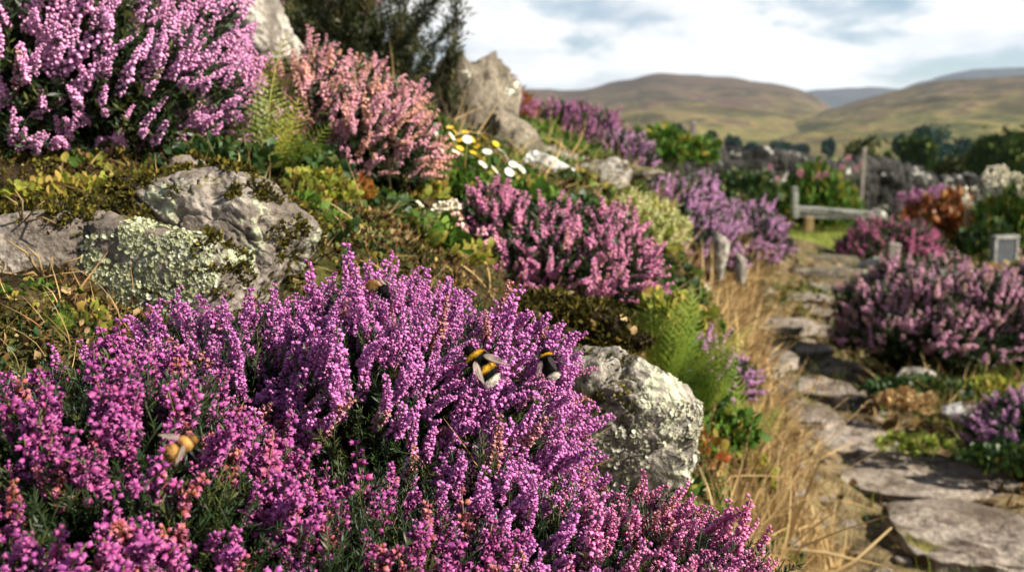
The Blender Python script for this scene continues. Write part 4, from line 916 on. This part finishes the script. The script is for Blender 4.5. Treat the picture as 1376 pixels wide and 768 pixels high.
for a, b, lb in ((1160, 368, 'white pebble-like stone at the left foot of the pale block'), (1180, 368, 'white rounded stone between block and post')): stone('garden_stone', lb, 'stone', P(a, b, 7.6), (.035, .03, .035), int(a), 'rock_w', sub=4)
# plaque
root = thing('slate_plaque', 'dark slate plaque in a pale frame standing in the flower bed', 'plaque', P(1350, 368, 8.0)); c = P(1349, 342, 8.0); rz = .35
R = np.array(Matrix.Rotation(rz, 3, 'Z'))
def pl(off): return c + R @ np.array(off)
block('slate_panel', pl((0, 0, 0)), (.098, .018, .125), 3, 'slate', rot=rz, root=root, bev=.03, rough=.008)
block('frame_side', pl((.112, 0, 0)), (.014, .026, .14), 4, 'slab', rot=rz, root=root, bev=.06, rough=.01); block('frame_side', pl((-.112, 0, 0)), (.014, .026, .14), 5, 'slab', rot=rz, root=root, bev=.06, rough=.01)
block('frame_top', pl((0, 0, .142)), (.13, .030, .016), 6, 'slab', rot=rz, root=root, bev=.06, rough=.01); block('leg', pl((.11, 0, -.22)), (.014, .02, .08), 7, 'slab', rot=rz, root=root, bev=.06); block('leg', pl((-.11, 0, -.22)), (.014, .02, .08), 8, 'slab', rot=rz, root=root, bev=.06)
# bench
YB = 12.2; root = thing('stone_bench', 'low weathered bench with one tall end post at the edge of the lawn', 'bench', P(1115, 308, YB))
block('seat', P(1118, 287, YB), (.46, .19, .06), 11, 'slab', rot=-.18, tilt=.07, root=root, bev=.12, rough=.06); block('end_post', P(1068, 272, YB - .25), (.032, .05, .19), 12, 'slab', root=root, bev=.06, tilt=-.06)
block('leg', P(1086, 302, YB - .1), (.05, .06, .10), 13, 'wood', root=root); block('leg', P(1155, 303, YB + .05), (.05, .06, .08), 14, 'rock_c', root=root)
stone('garden_stone', 'pale rounded stone behind the far end of the bench', 'stone', P(1180, 290, 12.9), (.12, .1, .15), 251, 'rock_w', sub=4)
root = thing('fence_post', 'tall thin grey post standing behind the bench', 'post', P(1156, 300, 13.2)); block('post', P(1158, 250, 13.2), (.026, .026, .50), 15, 'post', root=root, bev=.05, tilt=.03)
root = thing('garden_stake', 'short yellowed wooden stake before the rusty shrub', 'stake', P(1299, 338, 9.3)); block('stake', P(1299, 308, 9.3), (.024, .024, .21), 16, 'wood', root=root, bev=.05)
root = thing('fence_post', 'small pale post on the crest behind the green shrub', 'post', P(932, 200, 8.6)); block('post', P(931, 184, 8.6), (.022, .022, .13), 17, 'post', root=root, bev=.05)
# flowering plants
def tallplant(label, base, r, h, nleaf, nst, mat, fl, seed, ls=.09, hs=.05, nb=40, name='flowering_plant'):
    rs = np.random.RandomState(seed); root = thing(name, label, 'plant', base)
    n = nleaf; d = rdirs(rs, n, 0); p = base + d * [r, r * .7, h * .8] * (rs.uniform(.35, 1, len(d)) ** .6 * (1 + .25 * fbm(d * 2 + seed, seed, 2)))[:, None]
    part('foliage', scatter([LEAFN, LEAF], p, rs.normal(size=(len(p), 3)) * .35 + [0, 0, 1] + d * .5, rs.uniform(.6, 1.3, len(p)) * ls, rs), M[mat], root)
    for i in range(nst):
        tip = base + np.array([rs.uniform(-1, 1) * r * .9, rs.uniform(-.6, .6) * r, h * rs.uniform(.75, 1.12)]); k = rod('stem', [base + (tip - base) * [.6, .6, 0], tip], [.006, .003], 'leaf_g', root, 4)
        dd = rdirs(rs, nb, -.8); ob('flower_head', mesh('flower_head', inst(FLO[2], tip + dd * [hs, hs, hs * 1.5], frames(dd, rs=rs), rs.uniform(.7, 1.2, len(dd)) * hs * .22, rs.uniform(0, 1, len(dd)), 0), M[fl], True, root.location), (0, 0, 0), k)
tallplant('leafy green plant with pink flower spikes beside the bench', P(1090, 303, 13.0), .62, .80, 3600, 16, 'leaf_g', 'valpink', 261, .13, .028)
tallplant('low green plant with a few pink heads at the left of the bench', P(1022, 297, 13.0), .38, .50, 1600, 5, 'leaf_d', 'valpink', 262, .09, .035)
tallplant('rusty orange brown shrub before the dry stone wall', P(1278, 335, 9.8), .34, .62, 1700, 0, 'rust', 'fl_plum', 263, .08, name='rust_shrub')
tallplant('dull wine red shrub left of the rusty orange one', P(1240, 310, 10.5), .26, .36, 700, 8, 'rust', 'fl_plum', 264, .07, .05, name='rust_shrub')
tallplant('tall green plant with cream flower heads at the right edge', P(1362, 345, 9.2), .42, .72, 1900, 16, 'leaf_g', 'cream', 265, .10, .06, 50)
tallplant('bright lime green low hedge plant above the magenta mound', P(1235, 330, 10.5), .42, .26, 1100, 0, 'leaf_y', 'cream', 266, .07, name='low_plant')
tallplant('dark green plant under the cream flowers beside the stake', P(1325, 350, 8.8), .28, .42, 1100, 0, 'leaf_d', 'cream', 267, .08, name='low_plant')

# ---- dry stone wall
def wallrun(label, pts, seed, size=.13):
    """pts: (x, y, zbase, ztop)"""
    rs = np.random.RandomState(seed); pts = np.array(pts, float); root = thing('dry_stone_wall', label, 'wall', pts[0, :3])
    seg = np.linalg.norm(np.diff(pts[:, :2], axis=0), axis=1); S = np.r_[0, np.cumsum(seg)]; tot = S[-1]
    var = [blockmesh((1, 1, 1), 50 + k, rough=.16, bev=.5, sub=2) for k in range(7)]; st = []; cop = []
    core = []
    for s in np.arange(0, tot, .5):
        q = [np.interp(s, S, pts[:, k]) for k in range(4)]; q2 = [np.interp(min(tot, s + .5), S, pts[:, k]) for k in range(4)]
        core.append((q, q2))
    V = []; F = []
    for q, q2 in core:
        b = len(V)
        for a in (q, q2):
            V += [(a[0], a[1] - .16, a[2] - .3), (a[0], a[1] + .16, a[2] - .3), (a[0], a[1] + .12, a[3] - .06), (a[0], a[1] - .12, a[3] - .06)]
        F += [(b, b + 4, b + 7), (b, b + 7, b + 3), (b + 3, b + 7, b + 6), (b + 3, b + 6, b + 2), (b + 1, b + 2, b + 6), (b + 1, b + 6, b + 5)]
    part('core', T(V, F), M['soil'], root, False)
    s = 0
    while s < tot:
        q = [np.interp(s, S, pts[:, k]) for k in range(4)]; z = q[2]
        while z < q[3] - .02:
            h = rs.uniform(.5, 1.1) * size * .5; w = rs.uniform(.7, 1.5) * size * .6
            for sd in (-1, 1) if z > q[3] - .3 else (-1,):
                k = rs.randint(0, 7); v, f = var[k]; R = np.array(Matrix.Rotation(rs.uniform(-.3, .3) + rs.choice([0, PI]), 3, 'Z') @ Matrix.Rotation(rs.uniform(-.25, .25), 3, 'Y'))
                cc = np.array([q[0] + rs.uniform(-.03, .03), q[1] + sd * (.14 + rs.uniform(-.03, .03)), z + h]); st.append(T((v * [w, .10, h]) @ R.T + cc, f))
            z += h * 1.75
        k = rs.randint(0, 7); v, f = var[k]; R = np.array(Matrix.Rotation(rs.uniform(-.5, .5), 3, 'Y') @ Matrix.Rotation(rs.uniform(-.3, .3), 3, 'Z'))
        cop.append((T((v * [size * rs.uniform(.35, .65), .17, size * rs.uniform(.5, .85)]) @ R.T + np.array([q[0], q[1], q[3] + size * .3]), f)))
        s += size * rs.uniform(.75, 1.0)
    part('stonework', join(st), M['wallst'], root)
    for c_ in cop[:100]: part('coping_stone', c_, M['wallst'], root)
    if len(cop) > 100: part('coping_stones', join(cop[100:]), M['wallst'], root, kind='stuff')
def wp(px, pyt, pyb, Y): a = P(px, pyt, Y); b = P(px, pyb, Y); return (a[0], Y, b[2], a[2] - .27 + .07 * math.sin(px * .05))
wallrun('dark dry stone wall with pale coping running across behind the garden', [wp(900, 192, 280, 15.5), wp(960, 197, 290, 15.8), wp(1040, 206, 300, 16), wp(1110, 211, 300, 16.4), wp(1180, 216, 300, 16.8), wp(1250, 232, 305, 17), wp(1310, 242, 310, 17.2), wp(1460, 252, 320, 17.5)], 271, .27)

# ---- trees beyond
def tree(label, cx, top, base, w, Y, mat, seed, n=2600, name='tree', squash=1.0, cl=None):
    rs = np.random.RandomState(seed); b = P(cx, base, Y); tp = P(cx, top, Y); H = tp[2] - b[2]; W = w / F_PX * Y / 2
    b[2] = g1(b[0], b[1]) - .1; H = tp[2] - b[2]
    root = thing(name, label, 'tree', b); lobes = []; LEAFT = leaf_tpl(.42, .12, .3, 2)
    c0 = b + [0, 0, H * .60]
    lobes.append((c0, np.array([W * .85, W * .7, H * .42])))
    for k in range(9):
        a = rs.uniform(0, 2 * PI); e = rs.uniform(-.5, .9); o = np.array([math.cos(a) * W * .66, math.sin(a) * W * .5, e * H * .26]); lobes.append((c0 + o, np.array([W, W, H * .5]) * rs.uniform(.28, .48)))
    P0 = []; D0 = []
    for c_, r_ in lobes:
        m = n // len(lobes); d = rdirs(rs, m, -.7); q = c_ + d * r_ * (rs.uniform(.6, 1.05, len(d)) * (1 + .22 * fbm(d * 3 + seed, seed, 2)))[:, None]; P0.append(q); D0.append(d)
    P0 = np.concatenate(P0); D0 = np.concatenate(D0); s = (cl or .12) * max(W, H * .4) * rs.uniform(.6, 1.3, len(P0))
    cl_t = T(join([inst(LEAFT, [[0, 0, 0]], frames([[math.cos(a), math.sin(a), .5]], np.array([a])), [1.0]) for a in (0, 2.1, 4.2)]).V, join([inst(LEAFT, [[0, 0, 0]], frames([[math.cos(a), math.sin(a), .5]], np.array([a])), [1.0]) for a in (0, 2.1, 4.2)]).F)
    t = inst(cl_t, P0, frames(D0 + rs.normal(size=P0.shape) * .5, rs=rs), s, rs.uniform(0, 1, len(P0))); t.A[:, 0] = .5 + .5 * vnoise(t.V / max(W, .1) * 3, 3)
    part('crown', t, M[mat], root)
    tr = [tube([b, b + [0, 0, H * .3], c0], [H * .035, H * .026, H * .012], 8)]
    for c_, r_ in lobes[1:]: tr.append(tube([b + [0, 0, H * .25], (b + c_) / 2 + [0, 0, H * .15], c_], [H * .018, H * .012, H * .005], 6))
    part('trunk', join(tr), M['bark'], root)
tree('rounded olive green tree just behind the wall, above the bench', 1164, 188, 240, 92, 60, 'tree_o', 281)
tree('rounded green tree right of the olive one', 1230, 189, 240, 48, 62, 'tree', 282)
tree('low spreading olive tree behind the wall under the big dark tree', 1295, 208, 250, 92, 45, 'tree_o', 283)
tree('biggest dark green tree, at the right edge beyond the wall', 1368, 167, 260, 125, 42, 'tree', 284, n=4200)
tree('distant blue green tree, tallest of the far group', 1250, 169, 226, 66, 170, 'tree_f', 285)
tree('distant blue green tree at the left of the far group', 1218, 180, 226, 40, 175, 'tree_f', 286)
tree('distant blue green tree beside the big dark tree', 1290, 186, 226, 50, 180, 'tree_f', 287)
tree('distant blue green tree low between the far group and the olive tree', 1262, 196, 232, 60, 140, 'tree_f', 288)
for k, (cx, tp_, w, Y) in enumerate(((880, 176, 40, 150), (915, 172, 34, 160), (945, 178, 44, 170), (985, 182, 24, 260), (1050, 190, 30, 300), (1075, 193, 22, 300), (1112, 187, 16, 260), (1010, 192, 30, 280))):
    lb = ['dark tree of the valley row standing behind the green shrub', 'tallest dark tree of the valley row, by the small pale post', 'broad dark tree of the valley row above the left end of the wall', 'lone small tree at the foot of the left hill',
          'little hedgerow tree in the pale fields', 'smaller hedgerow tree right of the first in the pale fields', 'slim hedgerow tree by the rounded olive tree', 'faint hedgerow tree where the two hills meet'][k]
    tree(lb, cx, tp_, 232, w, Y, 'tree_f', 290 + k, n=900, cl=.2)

# ---- hills
def m_hill(name, seed, sc=1.0):
    t = NT(name); mp = t.n('ShaderNodeMapping'); mp.inputs['Scale'].default_value = (.004 * sc, .004 * sc, .010 * sc); mp.inputs['Location'].default_value = (seed, seed, 0); t.l(t.coord(), mp.inputs[0])
    n = t.noise(1.0, 7, .62, vec=mp.outputs[0], dist=.6); n2 = t.noise(4.5, 6, .65, vec=mp.outputs[0]); n3 = t.noise(16, 5, .7, vec=mp.outputs[0])
    z = t.n('ShaderNodeSeparateXYZ'); t.l(t.coord(), z.inputs[0]); zz = t.math('ADD', t.math('MULTIPLY', z.outputs[2], .0042), t.math('MULTIPLY', n, .9))
    a = t.ramp(zz, [(.34, (.06, .085, .022)), (.44, (.13, .125, .035)), (.52, (.07, .07, .022)), (.60, (.13, .09, .04)), (.72, (.06, .038, .032)), (.95, (.045, .03, .032))])
    b = t.ramp(n2, [(.42, (.018, .024, .012)), (.48, (.10, .10, .035)), (.54, (.23, .175, .07)), (.60, (.09, .05, .05))])
    c = t.mix(.6, a, b); c = t.mix(t.ramp(n3, [(.38, .55), (.5, 0.0)]), c, (.05, .055, .025)); c = t.mix(t.ramp(n3, [(.58, 0.0), (.68, .5)]), c, (.28, .24, .12))
    c = t.mix(t.ramp(t.math('MULTIPLY', z.outputs[2], .008), [(.1, 0.0), (.75, .75)]), c, t.mix(n2, (.035, .030, .020), (.10, .062, .058)))
    return t.bsdf(c, .95, n2, 6, .5, spec=.03)
def hill(name, ridge, Y0, Y1, seed, mat, amp=.06, curve=1.3, z0=-4, rid=None, back=1.5):
    ridge = np.array(ridge, float); xs = np.linspace(ridge[0, 0], ridge[-1, 0], 300); ts = np.concatenate([np.linspace(0, 1, 110), np.linspace(1.02, back, 20)])
    X, Tt = np.meshgrid(xs, ts); pyr = np.interp(X, ridge[:, 0], ridge[:, 1]); k = np.array([.05, .1, .2, .3, .2, .1, .05])
    Y = Y0 + (Y1 - Y0) * Tt; x = (X - 688) / F_PX * Y / .99; zr = 1 + (205 - pyr) / F_PX * Y1
    for _ in range(3): zr = .25 * np.roll(zr, 1, 1) + .5 * zr + .25 * np.roll(zr, -1, 1); zr[:, 0] = zr[:, 2]; zr[:, 1] = zr[:, 2]; zr[:, -1] = zr[:, -3]; zr[:, -2] = zr[:, -3]
    u = np.clip(Tt, 0, 1); prof = (u ** curve) * (1 - .25 * (1 - u)) ; fall = np.clip((Tt - 1) / (back - 1), 0, 1)
    z = z0 + (zr - z0) * prof * (1 - .7 * fall ** 1.5)
    p = np.stack([x.ravel(), Y.ravel(), z.ravel() * 0], 1); z = z + ((zr - z0) * amp * np.sin(np.clip(Tt, 0, 1) * PI)) .reshape(z.shape) * fbm(p / (Y1 * .12) + seed, seed, 5).reshape(z.shape) * 1.5 + (zr - z0) * .012 * fbm(p / (Y1 * .02), seed + 2, 3).reshape(z.shape)
    nx = len(xs); i = (np.arange(len(ts) - 1)[:, None] * nx + np.arange(nx - 1)[None]).ravel(); F = np.concatenate([np.stack([i, i + 1, i + nx + 1], 1), np.stack([i, i + nx + 1, i + nx], 1)])
    o = ob(name, mesh(name, T(np.stack([x.ravel(), Y.ravel(), z.ravel()], 1), F), mat)); o['kind'] = 'structure'
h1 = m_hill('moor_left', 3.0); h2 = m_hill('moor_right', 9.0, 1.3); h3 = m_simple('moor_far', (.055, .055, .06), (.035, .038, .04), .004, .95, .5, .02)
hill('hills', [(-900, 118), (300, 122), (560, 126), (680, 122), (720, 121), (765, 125), (800, 118), (822, 112), (850, 107), (868, 102), (885, 100), (905, 103), (935, 104), (970, 106), (1010, 112), (1055, 120), (1080, 127), (1100, 140), (1120, 158), (1150, 180), (1200, 205)], 420, 1500, 3, h1, curve=1.0)
hill('hills', [(930, 212), (985, 192), (1000, 184), (1030, 171), (1060, 161), (1100, 149), (1140, 138), (1180, 126), (1215, 118), (1250, 111), (1290, 108), (1330, 105), (1380, 102), (1500, 96), (1900, 90)], 300, 1000, 8, h2, curve=1.0)
hill('hills', [(1000, 140), (1080, 124), (1110, 121), (1150, 119), (1180, 120), (1230, 124), (1300, 130)], 2200, 3600, 4, h3)
hill('hills', [(1180, 125), (1240, 108), (1265, 100), (1290, 96), (1330, 94), (1376, 91), (1500, 86), (1900, 95)], 2000, 3300, 6, h3)

# ---- loose cover on the ground
def cover(name, n, xr, yr, tpls, size, mat, seed, cond=None, up=1.0, lift=.002, dens=None):
    rs = np.random.RandomState(seed); y = np.exp(rs.uniform(math.log(yr[0] + .4), math.log(yr[1] + .4), n)) - .4; x = rs.uniform(-1, 1, n); x = xr[0] + (xr[1] - xr[0]) * (x + 1) / 2 if not callable(xr) else x
    p = np.stack([x, y, gd(x, y) + lift], 1)
    m = fbm(p * [9, 9, 0], seed, 3) > -.2
    if cond is not None: m &= cond(x, y)
    a, b = px_of(p); m &= (a > -160) & (a < 1500) & (b < 900); p = p[m]
    k = (p[:, 1] ** .6) if False else 1.0
    t = scatter(tpls, p, rs.normal(size=p.shape) * .7 + [0, 0, up], rs.uniform(.5, 1.5, len(p)) * size * np.clip(p[:, 1] / 1.5, .7, 3.5), rs)
    o = ob(name, mesh(name, t, M[mat])); o['kind'] = 'stuff'
offp = lambda x, y: np.abs(x - pathx(y)) > pathw(y) * .95
bank = lambda x, y: x < pathx(y) - pathw(y)
fb = lambda x, y, f, s: fbm(np.stack([x, y, y * 0], 1) * f, s, 2)
ROS = join([inst(LEAF, [[0, 0, 0]], frames([[math.cos(a), math.sin(a), e]], np.array([a])), [1.0]) for a, e in ((0, .6), (1.3, .9), (2.4, .5), (3.6, .8), (4.9, .6))])
cover('leaf_litter', 30000, (-1.6, 1.2), (.6, 5), [LEAF, LEAFN, BL[2]], .012, 'litter', 401, bank, .25)
cover('straw_litter', 22000, (-1.2, 2.6), (.7, 6), [BL[1], BL[3], BL[2]], .030, 'straw', 402, lambda x, y: (fb(x, y, 4, 3) > .1) | ~bank(x, y), .25)
cover('ground_cover', 16000, (-1.4, 1.3), (1.1, 6), [ROS], .015, 'leaf_d', 403, lambda x, y: bank(x, y) & (fb(x, y, 5, 13) > -.1), 1.2)
cover('bright_cover', 20000, (-.8, 1.3), (1.2, 6), [ROS], .016, 'leaf_g', 410, lambda x, y: bank(x, y) & (fb(x, y, 4, 23) > -.05), 1.2)
cover('yellow_cover', 5000, (-.8, 1.3), (1.2, 5), [ROS], .014, 'leaf_y', 411, lambda x, y: bank(x, y) & (fb(x, y, 4, 43) > .3), 1.2)
cover('brown_undergrowth', 9000, (-1.2, .6), (.62, 3), SG2, .5, 'litter', 412, lambda x, y: bank(x, y) & (fb(x, y, 5, 53) > -.2), .7)
cover('moss_carpet', 9000, (-1.2, .6), (.62, 3), SG2, .32, 'moss', 404, bank, .9)
nearb = lambda a0, a1: (lambda x, y: bank(x, y) & (fb(x, y, 14, a0) > a1))
TIN = [leaf_tpl(.4, .2, .3, 2), leaf_tpl(.2, .2, .5, 2)]
cover('moss_bed', 26000, (-.75, -.1), (.5, 1.4), TIN, .0085, 'moss', 420, nearb(1, -.5), .8)
cover('dark_bed', 22000, (-.75, -.1), (.5, 1.4), TIN, .009, 'leaf_d', 421, nearb(2, -.1), .8)
cover('humus_bed', 26000, (-.75, -.05), (.5, 1.5), TIN, .011, 'litter', 422, nearb(3, -.4), .4)
cover('dead_heather_bed', 1500, (-.75, -.1), (.5, 1.35), SG2, .45, 'litter', 423, nearb(4, -.2), .7)
cover('green_shoots', 2300, (-.75, -.1), (.5, 1.3), SG2, .45, 'grass', 424, nearb(5, .15), 1.0)
cover('dead_stems_bed', 1700, (-.75, -.1), (.5, 1.35), [blade(.5, .012), blade(.9, .012)], .05, 'straw', 425, bank, .3)
v_, f_ = ico(2); CH = T(v_ * [1, .8, .22] * (1 + .2 * fbm(v_ * 2, 3, 2))[:, None], f_)
rs9 = np.random.RandomState(77); yy = np.exp(rs9.uniform(math.log(2.0), math.log(9), 420)); xx = pathx(yy) + rs9.uniform(-1.1, 1.1, 420) * pathw(yy); n_ = len(yy)
tt = inst(CH, np.stack([xx, yy, gd(xx, yy) + .012], 1), frames(np.stack([rs9.normal(0, .12, n_), rs9.normal(0, .12, n_), np.ones(n_)], 1), rs=rs9), rs9.uniform(.4, 1.6, n_) ** 1.5 * .020)
o = ob('stone_rubble', mesh('stone_rubble', tt, M['flag'])); o['kind'] = 'stuff'
cover('heather_twigs', 700, (-.8, .3), (.7, 1.6), SG2, .8, 'stem', 430, lambda x, y: bank(x, y) & (fb(x, y, 9, 93) > -.1), .5)
cover('pale_moss_bed', 9000, (-.75, .0), (.55, 1.5), [leaf_tpl(.4, .2, .3, 2)], .007, 'limemoss', 431, lambda x, y: bank(x, y) & (fb(x, y, 12, 9) > .3), .8)
cover('dead_stems', 2600, (-1.0, .6), (.65, 3.5), [blade(.5, .012), blade(.9, .012)], .07, 'straw', 413, bank, .35)
cover('dry_grass', 36000, (.2, 1.6), (1.3, 6.4), BL, .070, 'straw', 405, lambda x, y: (x < pathx(y) - pathw(y) * .75) & (x > pathx(y) - pathw(y) - .55) & (gz(x, y) < .5) & (fb(x, y, 6, 63) > -.35), 1.2)
cover('dark_grass', 7000, (.2, 2.4), (1.6, 9), BL, .045, 'leaf_d', 414, lambda x, y: (np.abs(x - pathx(y)) < pathw(y) * 1.4) & (fb(x, y, 5, 73) > .1), 1.2)
cover('grass', 12000, (.2, 2.4), (1.6, 9), BL, .035, 'grass', 406, lambda x, y: (np.abs(x - pathx(y)) < pathw(y) * 1.25) & (fb(x, y, 4, 33) > -.05), 1.2)
cover('path_litter', 16000, (.3, 2.4), (1.6, 9), [BL[3], LEAFN, LEAF], .02, 'litter', 415, lambda x, y: np.abs(x - pathx(y)) < pathw(y) * 1.5, .2)
cover('grass_verge', 18000, (1.2, 5), (2.2, 9), BL, .045, 'grass', 407, lambda x, y: (x > pathx(y) + pathw(y) * .9) & (fb(x, y, 3, 83) > -.3), 1.2)
cover('straw_verge', 12000, (1.0, 4), (2.2, 8), BL, .050, 'straw', 416, lambda x, y: (x > pathx(y) + pathw(y) * .8) & (fb(x, y, 3, 93) > 0), .9)
cover('lawn_grass', 26000, (1.6, 7), (8.3, 16), BL, .022, 'grass', 408, None, 1.3)
cover('bank_grass', 26000, (-3, 3), (2.4, 14), BL, .040, 'grass', 409, bank, 1.2)

# ---- air, sky, light, camera
HAZE = 0.00009
me = bpy.data.meshes.new('haze'); X0, X1, Y0_, Y1_, Z0, Z1 = -9000, 9000, -60, 8600, -40, 400
me.from_pydata([(x, y, z) for x in (X0, X1) for y in (Y0_, Y1_) for z in (Z0, Z1)], [], [(0, 1, 3, 2), (4, 6, 7, 5), (0, 4, 5, 1), (2, 3, 7, 6), (0, 2, 6, 4), (1, 5, 7, 3)])
hm = bpy.data.materials.new('haze'); hm.use_nodes = True; nt = hm.node_tree; nt.nodes.clear(); out = nt.nodes.new('ShaderNodeOutputMaterial'); pv = nt.nodes.new('ShaderNodeVolumePrincipled')
pv.inputs['Color'].default_value = (.70, .84, 1, 1); pv.inputs['Density'].default_value = HAZE; pv.inputs['Anisotropy'].default_value = .2; nt.links.new(pv.outputs[0], out.inputs['Volume']); me.materials.append(hm)
if USE_HAZE:
    o = ob('haze', me); o['kind'] = 'stuff'

SUN_EL, SUN = math.radians(36), np.array([.93, -.36])
SUN = SUN / np.linalg.norm(SUN); az = math.atan2(SUN[0], SUN[1])
w = bpy.data.worlds.new('World'); scene.world = w; w.use_nodes = True; nt = w.node_tree; nt.nodes.clear()
N = lambda t_, **k: (lambda n_: ([setattr(n_, a, b) for a, b in k.items()], n_)[1])(nt.nodes.new(t_))
def MTH(op, a, b=0.0, clamp=False):
    n_ = N('ShaderNodeMath', operation=op, use_clamp=clamp)
    for i_, v_ in enumerate((a, b)):
        if isinstance(v_, bpy.types.NodeSocket): nt.links.new(v_, n_.inputs[i_])
        else: n_.inputs[i_].default_value = v_
    return n_.outputs[0]
out = N('ShaderNodeOutputWorld'); bg = N('ShaderNodeBackground'); sky = N('ShaderNodeTexSky', sky_type='NISHITA', sun_disc=False); sky.sun_elevation = SUN_EL; sky.sun_rotation = az; sky.air_density = 1.0; sky.dust_density = .6; sky.ozone_density = 2.0
tc = N('ShaderNodeTexCoord'); sp = N('ShaderNodeSeparateXYZ'); nt.links.new(tc.outputs['Generated'], sp.inputs[0])
azn = MTH('ARCTAN2', sp.outputs[0], sp.outputs[1]); el = MTH('ARCSINE', sp.outputs[2])
cv = N('ShaderNodeCombineXYZ'); nt.links.new(MTH('MULTIPLY', azn, 6.5), cv.inputs[0]); nt.links.new(MTH('MULTIPLY', el, 17.0), cv.inputs[1]); cv.inputs[2].default_value = 7.3
def nz(scale, det, r, vec, d=0.0):
    n_ = N('ShaderNodeTexNoise'); n_.inputs['Scale'].default_value = scale; n_.inputs['Detail'].default_value = det; n_.inputs['Roughness'].default_value = r; n_.inputs['Distortion'].default_value = d; nt.links.new(vec, n_.inputs['Vector']); return n_.outputs['Fac']
base = nz(1.0, 7, .55, cv.outputs[0], .2)
off = N('ShaderNodeVectorMath', operation='ADD'); nt.links.new(cv.outputs[0], off.inputs[0]); off.inputs[1].default_value = (.12, .42, 0); lit = nz(1.0, 7, .55, off.outputs[0], .2)
r1 = N('ShaderNodeMapRange', interpolation_type='SMOOTHSTEP'); nt.links.new(base, r1.inputs[0]); r1.inputs[1].default_value = .34; r1.inputs[2].default_value = .50
sh = MTH('ADD', MTH('MULTIPLY', MTH('SUBTRACT', base, lit), 3.2), .62, True)
cc = N('ShaderNodeMix', data_type='RGBA'); nt.links.new(sh, cc.inputs[0]); cc.inputs[6].default_value = (6.0, 6.4, 7.0, 1); cc.inputs[7].default_value = (10.4, 10.2, 9.8, 1)
hi = N('ShaderNodeMapRange', interpolation_type='SMOOTHSTEP'); nt.links.new(el, hi.inputs[0]); hi.inputs[1].default_value = .2; hi.inputs[2].default_value = .55; hi.inputs[3].default_value = 1; hi.inputs[4].default_value = .12
sk = N('ShaderNodeMix', data_type='RGBA'); nt.links.new(MTH('MULTIPLY', r1.outputs[0], hi.outputs[0]), sk.inputs[0]); nt.links.new(cc.outputs[2], sk.inputs[7]); nt.links.new(sky.outputs[0], sk.inputs[6])
nt.links.new(sk.outputs[2], bg.inputs[0]); bg.inputs[1].default_value = .05; nt.links.new(bg.outputs[0], out.inputs[0])
L = bpy.data.lights.new('sun', 'SUN'); L.energy = 5.0; L.angle = math.radians(.55); L.color = (1, .92, .79)
so = ob('sun', L); d = -Vector((SUN[0] * math.cos(SUN_EL), SUN[1] * math.cos(SUN_EL), math.sin(SUN_EL))); so.rotation_euler = d.to_track_quat('-Z', 'Y').to_euler()

cam = bpy.data.cameras.new('camera'); cam.lens = 36 * F_PX / 1376; cam.sensor_width = 36; cam.clip_start = .02; cam.clip_end = 20000
cam.dof.use_dof = True; cam.dof.focus_distance = .70; cam.dof.aperture_fstop = 10.0
co = ob('camera', cam, (0, 0, 1)); co.rotation_euler = (PI / 2 - PITCH, 0, 0); scene.camera = co
vs = scene.view_settings; vs.view_transform = 'Standard'; vs.look = 'None'; vs.exposure = 1.3; vs.gamma = 1
cy = scene.cycles; cy.use_denoising = True; cy.max_bounces = 5; cy.diffuse_bounces = 3; cy.glossy_bounces = 2; cy.transmission_bounces = 3; cy.transparent_max_bounces = 12; cy.volume_bounces = 0; cy.sample_clamp_indirect = 4
cy.caustics_reflective = False; cy.caustics_refractive = False; cy.use_adaptive_sampling = True; cy.adaptive_threshold = .015
